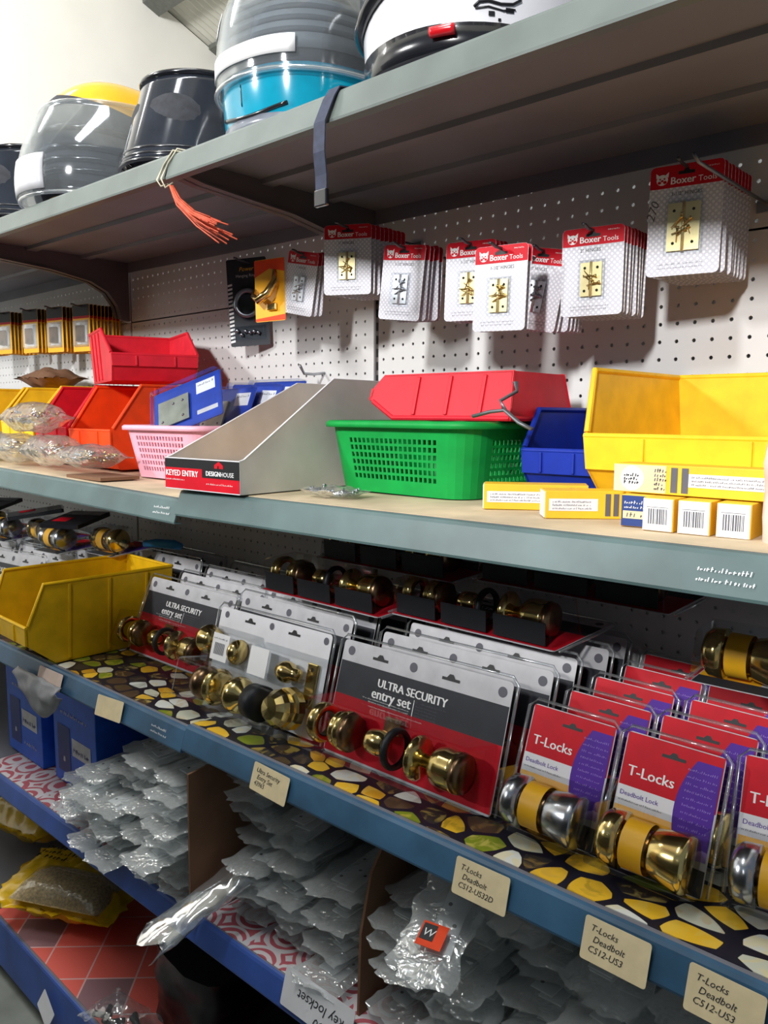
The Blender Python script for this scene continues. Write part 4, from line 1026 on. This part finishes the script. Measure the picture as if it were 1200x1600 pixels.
# ---- white combination pack with barcode labels
T=thing('lock_pack','white combination lock pack with two barcode labels and brass knobs','blister pack',(.050,-.360,ZL(.05)+.004),rotm(-.02,.27,.02))
w,h=.300,.165
c=MB(); c.plate(w,h,.006,-.0008,0,'whtcard'); y=-.0014
for x in (-.06,.06):
    c.rect(x-.015,x+.015,.148,.152,y,'blk'); c.add([(x-.007,y,.152),(x+.007,y,.152),(x+.003,y,.157),(x-.003,y,.157)],[(0,1,2,3)],'blk')
for x in (-.13,0,.138): c.add([(x+.006*math.cos(2*PI*k/16),y,.153+.006*math.sin(2*PI*k/16)) for k in range(16)],[tuple(range(16))],'ink')
c.build('backing_card',T)
for nm,x,z in (('barcode_label',-.090,.098),('price_label',.020,.095)):
    m=MB(); m.hex8([(x-.024,-.0325,z-.022),(x+.024,-.0325,z-.022),(x+.024,-.0325,z+.024),(x-.024,-.0325,z+.024)],[(x-.024,-.0331,z-.022),(x+.024,-.0331,z-.022),(x+.024,-.0331,z+.024),(x-.024,-.0331,z+.024)],'wht')
    if nm=='barcode_label':
        for k in range(12): m.rect(x-.015+.0025*k,x-.0138+.0025*k,z-.012,z+.008,-.0335,'ink')
        m.scrawl(x-.02,x+.018,z+.014,-.0335,.003,'ink',3,.0005)
    m.build(nm,T)
m=MB(); m.box(.113,.137,-.008,-.004,.045,.115,'brass')
for z in (.055,.105): m.lathe([(.0001,-.0083),(.0032,-.0083)],10,'dark','y',(.125,0,z))
m.build('strike_plate',T,mods=[('bevel',.002)])
for nm,prof,mat,zc,xo in (('small_knob',[(0,-.02),(.015,-.018),(.018,-.006),(.016,.004),(.010,.012),(.010,.024),(0,.024)],'brass',.092,.085),
                    ('small_rosette',[(0,-.012),(.020,-.012),(.022,-.004),(.012,.004),(0,.004)],'brass',.098,-.048),
                    ('deadbolt_cylinder',[(0,-.014),(.024,-.014),(.026,-.006),(.020,.004),(.020,.012),(0,.012)],'brass',.105,-.138)):
    m=MB(); m.lathe(prof,20,mat,'x',(xo,-.02,zc)); m.build(nm,T)
o=(0,-.038,.035)
for nm,prof,mat in (('left_knob',[(0,-.122),(.020,-.121),(.028,-.112),(.030,-.098),(.024,-.088),(.012,-.084),(.012,-.074),(0,-.074)],'brassd'),
                    ('left_rosette',[(0,-.074),(.030,-.073),(.032,-.066),(.024,-.060),(0,-.060)],'brass'),
                    ('middle_knob',[(0,-.030),(.016,-.029),(.028,-.018),(.031,-.004),(.026,.006),(.013,.012),(.013,.022),(0,.022)],'brass'),
                    ('black_collar',[(0,.030),(.028,.030),(.029,.058),(0,.058)],'rubber')):
    m=MB(); m.lathe(prof,22,mat,'x',o); m.build(nm,T)
m=MB(); m.lathe([(0,-.066),(.018,-.064),(.026,-.054),(.030,-.046),(.030,-.038),(.026,-.034),(.033,-.030),(.034,-.018),(0,-.014)],12,'brass','y',(.105,0,.04),smooth=False); m.build('faceted_door_knob',T)
blister_box(T,-.15,.15,.004,.070,.074); blister_box(T,-.15,-.02,.066,.125,.03,nm='upper_left_blister'); blister_box(T,-.004,.15,.070,.120,.03,nm='upper_right_blister'); flange(T,w,h)
# ---- red, white and purple deadbolt packs
M['lilac']=P('lilac_print',(160,130,206),.4,var=.04)
def deadbolt_pack(label,metal):
    T=thing('deadbolt_pack',label,'blister pack')
    w,h=.108,.145
    c=MB(); c.plate(w,h,.005,-.0008,0,'silverprint'); y=-.0010; c.rect(-w/2+.001,.018,.028,.064,y,'ylwprint'); c.rect(-w/2+.001,w/2-.001,.001,.028,y,'char')
    c.rect(-w/2+.001,w/2-.001,.086,h-.001,y,'card_red'); c.rect(-w/2+.001,w/2-.001,.064,.086,y,'whtcard')
    arc=[(.020+.020*(1-((k/10)*1.0-.25)**2*1.2 if False else 0)+.0,0) for k in range(1)]
    L=[]
    for k in range(13):
        t=k/12; L.append((.022-.013*math.sin(PI*(.15+.75*(1-t)))+.010*t**3,y-.0003,.036+.098*t))
    c.add(L+[(w/2-.002,y-.0003,.134),(w/2-.002,y-.0003,.036)],[tuple(range(15))],'purple')
    c.add([(L[0][0],y-.0005,.036),(L[2][0],y-.0005,L[2][2]),(w/2-.002,y-.0005,L[2][2]-.006),(w/2-.002,y-.0005,.036)],[(0,3,2,1)],'lilac')
    for k in range(9): c.scrawl(.018,.048,.122-.0075*k,y-.0005,.003,'lilac',k+3,.0004)
    c.text('T-Locks',-.046,.098,y-.0004,.0175,'wht',bold=.0006,fitw=.052)
    c.text('Deadbolt Lock',-.050,.0755,y-.0004,.0075,'purple',fitw=.044); c.scrawl(-.05,-.002,.069,y-.0004,.0024,'ink',9,.0004)
    c.rect(-.012,.014,.1275,.131,y-.0004,'blk'); c.add([(-.004,y-.0004,.131),(.006,y-.0004,.131),(.003,y-.0004,.1345),(-.001,y-.0004,.1345)],[(0,1,2,3)],'blk')
    c.build('backing_card',T)
    o=(0,-.0315,.034)
    for nm,prof,mt in (('thumb_turn',[(0,-.049),(.014,-.049),(.024,-.046),(.029,-.040),(.030,-.024),(0,-.024)],metal),
                    ('yellow_sleeve',[(.0265,-.019),(.0265,.006)],'ylwprint'),('bolt_body',[(0,-.024),(.020,-.024),(.020,.010),(0,.010)],'brassd'),
                    ('lock_cylinder',[(0,.008),(.022,.008),(.025,.011),(.028,.026),(.0305,.038),(.0305,.044),(.027,.048),(0,.048)],metal)):
        m=MB(); m.lathe(prof,26,mt,'x',o); m.build(nm,T)
    blister_box(T,-.051,.051,.003,.066,.064,taper=.005); flange(T,w,h,e=.006)
    return T
tp1=deadbolt_pack('x','chrome'); tp2=deadbolt_pack('y','brass')
for k,(x,y,p) in enumerate(((.618,-.364,.34),(.626,-.290,.34),(.622,-.216,.34),(.628,-.142,.34),(.624,-.070,.32))):
    place(tp1,k==0,(x,y,ZL(x)+.003),rotm(.06,p,-.03),'red and purple deadbolt pack with chrome lock, front of its row' if k==0 else 'red and purple deadbolt pack, %s in the row behind the chrome one'%['','second','third','fourth','last'][k])
for k,(x,y,p) in enumerate(((.744,-.368,.36),(.752,-.294,.35),(.756,-.220,.34),(.750,-.147,.34))):
    place(tp2,k==0,(x,y,ZL(x)+.003),rotm(.05,p,-.02),'red and purple deadbolt pack with brass lock, front of its row' if k==0 else 'red and purple deadbolt pack, %s in the row behind the brass one'%['','second','third','last'][k])
place(tp1,False,(.872,-.338,ZL(.86)+.003),rotm(.1,.34,.02),'red and purple deadbolt pack cut off by the right edge of the photo')
place(tp2,False,(.770,-.215,ZL(.75)+.178),rotm(.05,1.53,.0),'deadbolt pack lying face up on the row behind the brass one')
# ---- mustard bin
T=hopper_bin('mustard yellow open-front bin on the pebble liner, at the left',.215,.185,.33,.172,.085,'yellow2',(-.621,-.330,ZL(-.6)+.004),yaw=-.02,slope=.035,over=.06)
T=thing('hardware_pack','dark hardware pack lying inside the mustard bin','pack',(-.610,-.37,ZL(-.6)+.035),rotm(.15,1.1,.1))
m=MB(); m.plate(.13,.16,.006,-.012,0,'darkpl'); m.rect(-.05,.02,.05,.1,-.0125,'wht'); m.build('card',T)
m=MB(); m.box(-.05,.05,-.03,-.0125,.02,.05,'steel'); m.build('metal_part',T,mods=[('bevel',.003)])
# ---- jumble of dark packs in the bays to the left
random.seed(21)
JL=['tilted, beside the mustard bin rim','with a pale strip turned to the aisle','leaning against the back panel','lying on its side','half under another pack','in the middle of the heap','on top of the heap','near the upright post','furthest left of the heap','behind the mustard bin','standing nearly upright','below the others']
JP=[(-.685,-.102,.20,.0),(-.685,-.030,.15,.0)]+[(-1.02,-.36+.073*k,.32,.06) for k in range(5)]+[(-1.36,-.37+.073*k,.32,.05) for k in range(5)]
for k,(x,y,p,ya) in enumerate(JP):
    place(LP,False,(x+jit(.008),y,ZL(x)+.005),rotm(ya,p,jit(.03)),'dark lock pack of the left-hand jumble, '+JL[k])
for k,(x,y,ya) in enumerate(((-.76,-.17,.1),(-.90,-.24,.1),(-1.07,-.20,.1),(-1.21,-.25,.1),(-1.38,-.22,.2))):
    place(tp1 if k%2 else tp2,False,(x,y-.05,ZL(x)+.180),rotm(ya,1.50,0),'red deadbolt pack lying on the left-hand jumble, %s from the mustard bin'%['first','second','third','fourth','fifth'][k])
for k,(x,y,ya) in enumerate(((-.80,-.30,.5),(-1.10,-.30,-.4),(-1.32,-.30,.6))):
    T=thing('hardware_pack','black hardware pack lying on the left-hand jumble, %s from the mustard bin'%['first','second','third'][k],'pack',(x,y,ZL(x)+.250),rotm(ya,1.45,.0))
    m=MB(); m.plate(.11,.14,.006,-.01,0,'darkpl'); m.rect(-.05,.05,.1,.135,-.0105,'silverprint'); m.rect(-.04,.0,.03,.07,-.0105,'card_red'); m.build('card',T)
M['skyblue']=P('sky_blue_plastic',(60,150,220),.4,var=.05)
T=thing('blue_handle','bright blue handle lying on the jumble above the mustard bin','tool',(-.66,-.10,ZL(-.66)+.20),(0,.05,.6))
m=MB(); m.tube([(-.05,0,0),(-.02,0,.004),(.03,0,.004),(.05,0,.0)],[.008,.011,.012,.008],10,'skyblue'); m.build('grip',T)
M['penink']=P('pen_ink',(44,46,54),.6,var=0)
# ---------------------------------------------------------------- price tags on the shelf fronts
def lip_tag(label,lv,x,w,h,lines,mat='tag',tilt=0.,drop=.004,size=.009,flip=False,fade=False):
    b=1 if x<JX[2] else 2
    T=thing('price_tag',label,'price tag',(x,YF-.0085-.0105*((drop+h/2)/.034)-.0012+.0005,sx(lv,b,x)-drop-h/2),(Matrix.Rotation(-.03,3,'Y')@Matrix.Rotation(-.30,3,'X')@Matrix.Rotation(tilt,3,'Y')).to_euler())
    m=MB(); m.plate(w,h,.003,-.0006,0.,mat,z0=-h/2)
    n=len(lines)
    for i,t in enumerate(lines):
        z=h/2-.0125-i*(h-.012)/n
        if flip: m.text(t,w*.42-.004*i,-z+.001,-.0010,size,'penink',rot=PI,shear=.25)
        else: m.text(t,-w*.40+.004*(i%2),z,-.0010,size,'penink',rot=-.02,shear=.25)
    m.build('card',T); return T
lip_tag('cream price tag below the white combo pack, three handwritten lines','low',.213,.082,.040,['Ultra Security','Entry Set','43965'],size=.0095,tilt=.04)
lip_tag('cream price tag below the chrome deadbolt pack','low',.590,.074,.041,['T-Locks','Deadbolt','CS12-US32D'],size=.009)
lip_tag('cream price tag second from the right edge','low',.753,.070,.042,['T-Locks','Deadbolt','CS12-US3'],size=.009,tilt=.02)
lip_tag('cream price tag at the right edge of the slate blue shelf','low',.858,.068,.042,['T-Locks','Deadbolt','C512-US3'],size=.009,tilt=.03)
lip_tag('small cream price tag left of the shelf joint, writing faded','low',-.262,.095,.038,['',''],tilt=-.05)
lip_tag('faint peeling price tag under the mustard bin','low',-.515,.11,.036,[''],mat='paper')
lip_tag('white price card hanging upside down over the royal blue shelf edge','dam',.305,.145,.055,['T 8700','key lockset'],mat='whtcard',drop=-.024,size=.021,flip=True)
lip_tag('small white sticker on the lowest shelf front','red',-.592,.07,.045,[''],mat='whtcard',drop=.035,tilt=.4)
for x,lv in ((-.06,'mid'),(-.09,'low'),(.84,'mid')):
    b=1 if x<JX[2] else 2
    m=MB(); m.scrawl(-.028,.02,.002,-.0004,.0045,'wht',3,.0008); m.scrawl(-.028,.02,-.007,-.0004,.0045,'wht',4,.0008)
    o=m.build('maker_stamp',loc=(x,YF-.0132,sx(lv,b,x)-.021)); o.rotation_euler=(-.30,0,0)
    tag(o,'faint white printed stamp on the %s shelf front, %s'%({'mid':'grey green','low':'slate blue'}[lv],'left of the joint' if x<0 else 'at the right'),'stamp')
# ================================================================ the damask-lined shelf: blue boxes, bag heaps, dividers
ZD=lambda x:zt('dam',x)+.0016
M['bbox']=P('deep_blue_carton',(30,96,214),.5,var=.06)
M['bboxd']=P('dark_blue_carton_side',(18,44,120),.5,var=.06)
def blue_box(label,x0,x1,yf,h):
    xc=(x0+x1)/2; w=x1-x0
    T=thing('product_box',label,'box',(xc,yf,ZD(x0)+.006))
    m=MB(); m.box(-w/2,w/2,0,.22,0,h,'bbox'); m.build('box_body',T,mods=[('bevel',.002)])
    m=MB(); y=-.0008
    m.rect(-w*.40,-w*.10,h*.12,h*.60,y,'bboxd')
    m.lathe([(0,0),(.012,.0),(.016,.02),(.013,.05),(.015,.075),(.0,.08)],14,'silverprint','z',(-w*.25,.014,h*.16))
    m.rect(-w*.05,w*.38,h*.34,h*.52,y,'silverprint'); m.scrawl(-w*.02,w*.34,h*.38,y-.0005,.014,'bboxd',6,.002)
    m.scrawl(-w*.30,w*.30,h*.72,y-.0005,.012,'silverprint',9,.002); m.scrawl(w*.0,w*.35,h*.15,y-.0005,.010,'silverprint',12,.002)
    m.build('front_print',T)
    return T
blue_box('blue product box on the damask liner, at the left edge',-1.00,-.795,-.365,.245)
blue_box('blue product box on the damask liner, right of the other blue box',-.725,-.515,-.365,.235)
# grey plastic hanging below the slate blue lip
T=thing('plastic_sheet','crumpled grey plastic hanging under the slate blue shelf edge at the left','plastic sheet',(-.55,YF-.019,sx('low',1,-.55)-.024))
def ps(u,v):
    x=(u-.5)*.21; z=-.085*v*(1-.75*abs(2*u-1)**2)
    n=mnoise.noise(Vector((x*30,v*4,3)))*.008
    return (x,-.004+n-.012*math.sin(PI*v),z)
M['greyplastic']=P('grey_plastic_sheet',(150,150,154),.5,var=.08)
m=MB(); m.grid(ps,20,8,'greyplastic'); m.build('sheet',T,mods=[('solid',.0015)])
# ---- bagged door hinges
M['whmetal']=P('white_hinge_enamel',(244,248,248),.35,var=.04)
def hinge_bag_mesh(seed,w,L,t):
    """a long clear bag with flat white hinges inside; long axis along y"""
    r=random.Random(seed)
    f=MB(); pillow(f,w,L,t,'bag',seed*3.3,nu=12,nv=20,amp=.0045)
    h=MB()
    for k in range(2):
        z=(k-.5)*t*.35; y0=r.uniform(-.36,-.28)*L; x0=r.uniform(-.12,.12)*w; wd=.030; a=r.uniform(-.1,.1)
        h.M=Matrix.Rotation(a,4,'Z'); h.box(x0-wd/2,x0+wd/2,y0,y0+L*.55,z-.001,z+.001,'whmetal')
        for q in range(5): 
            yy=y0+L*.55*(q+.5)/5
            h.lathe([(.0001,z+.0013),(.0028,z+.0013)],8,'dark','z',(x0+(.007 if q%2 else -.007),yy,0))
    h.M=Matrix()
    return f,h
BAGS=[]
def bag_proto(seed,w=.090,L=.245,t=.014):
    T=thing('hinge_bag','x','plastic bag')
    f,h=hinge_bag_mesh(seed,w,L,t); f.build('bag_film',T); h.build('hinges',T); return T
protos=[bag_proto(s) for s in (1,2,3,4)]; used=set()
def put_bag(loc,rt,label,grp):
    i=random.randrange(4)
    if i in used: o=dup(protos[i],loc,rt,label)
    else: o=protos[i]; used.add(i); o.location=loc; o.rotation_euler=rt; o['label']=label
    o['group']=grp
random.seed(11)
def heap(x0,y0,z0,cols,sp,dz,rx,ry,yawf,yj,label,grp,yshift=0.):
    """layers of bags lying flat on each other; every layer turned a little its own way"""
    T_=Matrix.Translation((x0,y0,z0))@Matrix.Rotation(ry,4,'Y')@Matrix.Rotation(rx,4,'X')
    for k in range(max(cols)):
        ya=yawf(k); c=(len(cols)-1)/2
        for i,n in enumerate(cols):
            if k>=n: continue
            M4=T_@Matrix.Translation((0,yshift*k,k*dz))@Matrix.Rotation(ya,4,'Z')@Matrix.Translation(((i-c)*sp,jit(yj),jit(.001)))@Matrix.Rotation(jit(.05),4,'Z')
            put_bag(M4.to_translation(),M4.to_euler(),label,grp)
# heap left of the first divider: stacked in layers, ends hanging over the shelf front
heap(-.262,-.345,ZD(-.27)+.022,[4,6,8,9,10],.0985,.0258,.035,-.03,lambda k:jit(.07)-.03,.045,'clear bag of white hinges in the heap left of the first cardboard divider','bagged hinges left of the first divider',.003)
# heap between the dividers
heap(.185,-.31,ZD(.18)+.022,[10,8,6],.0985,.0258,.03,-.03,lambda k:jit(.22),.03,'clear bag of hinges in the heap between the two cardboard dividers','bagged hinges between the dividers',.004)
# heap right of the second divider
heap(.622,-.30,ZD(.60)+.024,[7,9,10,9,8],.0985,.0258,.03,-.035,lambda k:jit(.16),.035,'clear bag of hinges in the heap right of the second cardboard divider','bagged hinges right of the second divider',.004)
for k,(x,y,z,rt,lb) in enumerate(((-.17,-.30,.275,(.03,.0,.3),'clear hinge bag with an orange label, on top of the left heap'),(.505,-.395,.222,(.35,.05,.3),'clear hinge bag with an orange and black sticker, right heap'))):
    T=dup(protos[k],(x,y,ZD(x)+z),rt,lb)
    if 'group' in T: del T['group']
    m=MB()
    if k==0: m.box(-.04,.035,-.06,.02,.0135,.0142,'orange')
    else:
        m.box(-.016,.016,-.09,-.058,.0150,.0157,'orange'); m.box(-.014,.003,-.082,-.061,.0158,.0162,'blk')
        vs,fs,w=text_mesh('W',.2); m.add([(-.0125+.014*v[0],-.077+.014*v[1],.0165) for v in vs],fs,'wht')
    m.build('paper_label',T)
M['redpack']=P('dark_red_label',(150,36,40),.5,var=.1)
T=dup(protos[2],(.76,-.30,ZD(.74)+.262),(.05,-.03,-.5),'clear hinge bag with a dark red label under the slate blue shelf edge')
if 'group' in T: del T['group']
m=MB(); m.box(-.035,.04,-.07,.06,.0125,.0132,'redpack'); m.build('paper_label',T)
# ---- cardboard dividers
def divider(label,x,prof,rz):
    T=MB(); T.extrude(prof,'x',-.0022,.0022,'brown')
    o=T.build('cardboard_divider',loc=(x,0,ZD(x)),mods=[]); o.rotation_euler=(0,0,rz); return tag(o,label,'cardboard')
divider('brown cardboard divider between the left and middle bag heaps',.005,[(-.466,.0015),(-.03,.0015),(-.03,.262),(-.35,.268),(-.464,.258)],-.0)
divider('brown cardboard divider between the middle and right bag heaps',.365,[(-.43,0),(-.03,0),(-.03,.24),(-.30,.255),(-.37,.245),(-.405,.20),(-.425,.12)],0)
# ---- clear sleeve sticking out
T=thing('plastic_sleeve','shiny empty plastic sleeve sticking out beside the first divider','plastic bag',(.062,-.452,ZD(.09)+.07),(.42,.0,-.25))
def sl(u,v):
    a=2*PI*u; w=.034+.012*max(0,.35-v); n=mnoise.noise(Vector((math.cos(a)*3,math.sin(a)*3,v*7)))*.008
    return ((w+n)*math.cos(a),-.12+.17*v+(.016*math.sin(a*3) if v<.05 else 0),(.013+n*.6)*math.sin(a))
M['sleeve']=CLEAR('shiny_sleeve_film',.20,.10,.08,bump=.22,bs=14)
m=MB(); m.grid(sl,24,16,'sleeve'); m.build('sleeve_film',T)
# ================================================================ lowest shelf
ZR=-1.355+.0016
M['ybag']=P('yellow_bag_film',(236,190,24),.3,var=.08,bump=.4,bs=40,coat=.3)
M['grain']=P('beige_grain',(206,176,122),.7,var=.18,vs=160)
T=thing('product_bag','yellow plastic bag with a clear window of beige goods, lying on the lowest shelf','bag',(-.80,-.30,ZR+.072),(.0,.06,.55))
m=MB(); pillow(m,.34,.24,.10,'ybag',5,nu=28,nv=20,amp=.012); m.build('bag_film',T)
def bulge(s_):
    return lambda u,v:(.02+(u-.5)*.24,-.055+(v-.5)*.13,.02+s_*.042*(max(0,1-(2*abs(u-.5))**2.5)*max(0,1-(2*abs(v-.5))**2.5))**.5)
m=MB(); m.grid(bulge(1),18,12,'grain'); m.grid(bulge(-.3),18,12,'grain'); m.build('contents',T)
m=MB(); m.grid(lambda u,v:tuple(Vector(bulge(1)(u,v))*1.0+Vector((0,0,.004))),18,12,'bagd'); m.build('clear_window',T)
m=MB()
for k in range(3): m.M=Matrix.Translation((-.12,.035,.052-.004*k))@Matrix.Rotation(-PI/2+.1,4,'X'); m.scrawl(0,.11,.024*k-.02,0,.016,'blk',k+2,.003)
m.M=Matrix(); m.build('print',T)
T=thing('product_bag','second yellow plastic bag behind the one with the clear window','bag',(-1.20,-.20,ZR+.10),(.04,-.04,.2))
m=MB(); pillow(m,.30,.26,.13,'ybag',15,nu=24,nv=18,amp=.014); m.build('bag_film',T)
M['blackpl']=P('black_polythene',(16,17,20),.3,var=.2,bump=.5,bs=30)
for k,(x,y,w,h,d,lb) in enumerate(((-.38,-.085,.16,.20,.12,'black wrapped carton at the back of the lowest shelf, below the left heap'),(-.24,-.25,.22,.16,.20,'black wrapped carton on the lowest shelf, right of the yellow bag'),(.10,-.24,.24,.17,.22,'black wrapped carton on the lowest shelf, below the white price card'),(-.60,-.090,.18,.22,.11,'black wrapped carton behind the yellow bag'))):
    T=thing('wrapped_carton',lb,'carton',(x,y,ZR),(0,0,.1*k-.1))
    def wf(u,v,w=w,d=d,h=h,k=k):
        a=2*PI*u; q=(abs(math.cos(a))**5+abs(math.sin(a))**5)**(-.2); n=mnoise.noise(Vector((math.cos(a)*2+k,math.sin(a)*2,v*4)))*.012
        return (math.cos(a)*q*(w/2+n),math.sin(a)*q*(d/2+n),v*h)
    m=MB(); m.grid(wf,40,10,'blackpl'); m.add([wf(i/40,1) for i in range(40)],[tuple(range(40))],'blackpl'); m.build('wrapping',T)
random.seed(5)
for k,(x,y) in enumerate(((-.33,-.425),(-.14,-.43),(.05,-.43),(.24,-.43))):
    T=thing('hardware_bag','smoky clear bag of dark hardware on the lowest shelf, %s'%['beside the yellow bag','second from the yellow bag','third from the yellow bag','fourth from the yellow bag'][k],'plastic bag',(x,y,ZR+.040),(jit(.03),jit(.03),jit(.2)))
    m=MB(); pillow(m,.16,.10,.055,'bagd',60+k); m.build('bag_film',T)
    m=MB()
    for q in range(7):
        a=jit(3); c=Vector((jit(.045),jit(.025),jit(.008))); d=Vector((math.cos(a),math.sin(a),0))*.02; m.tube([c-d,c+d],.006,8,'rubber')
    m.build('hardware',T)
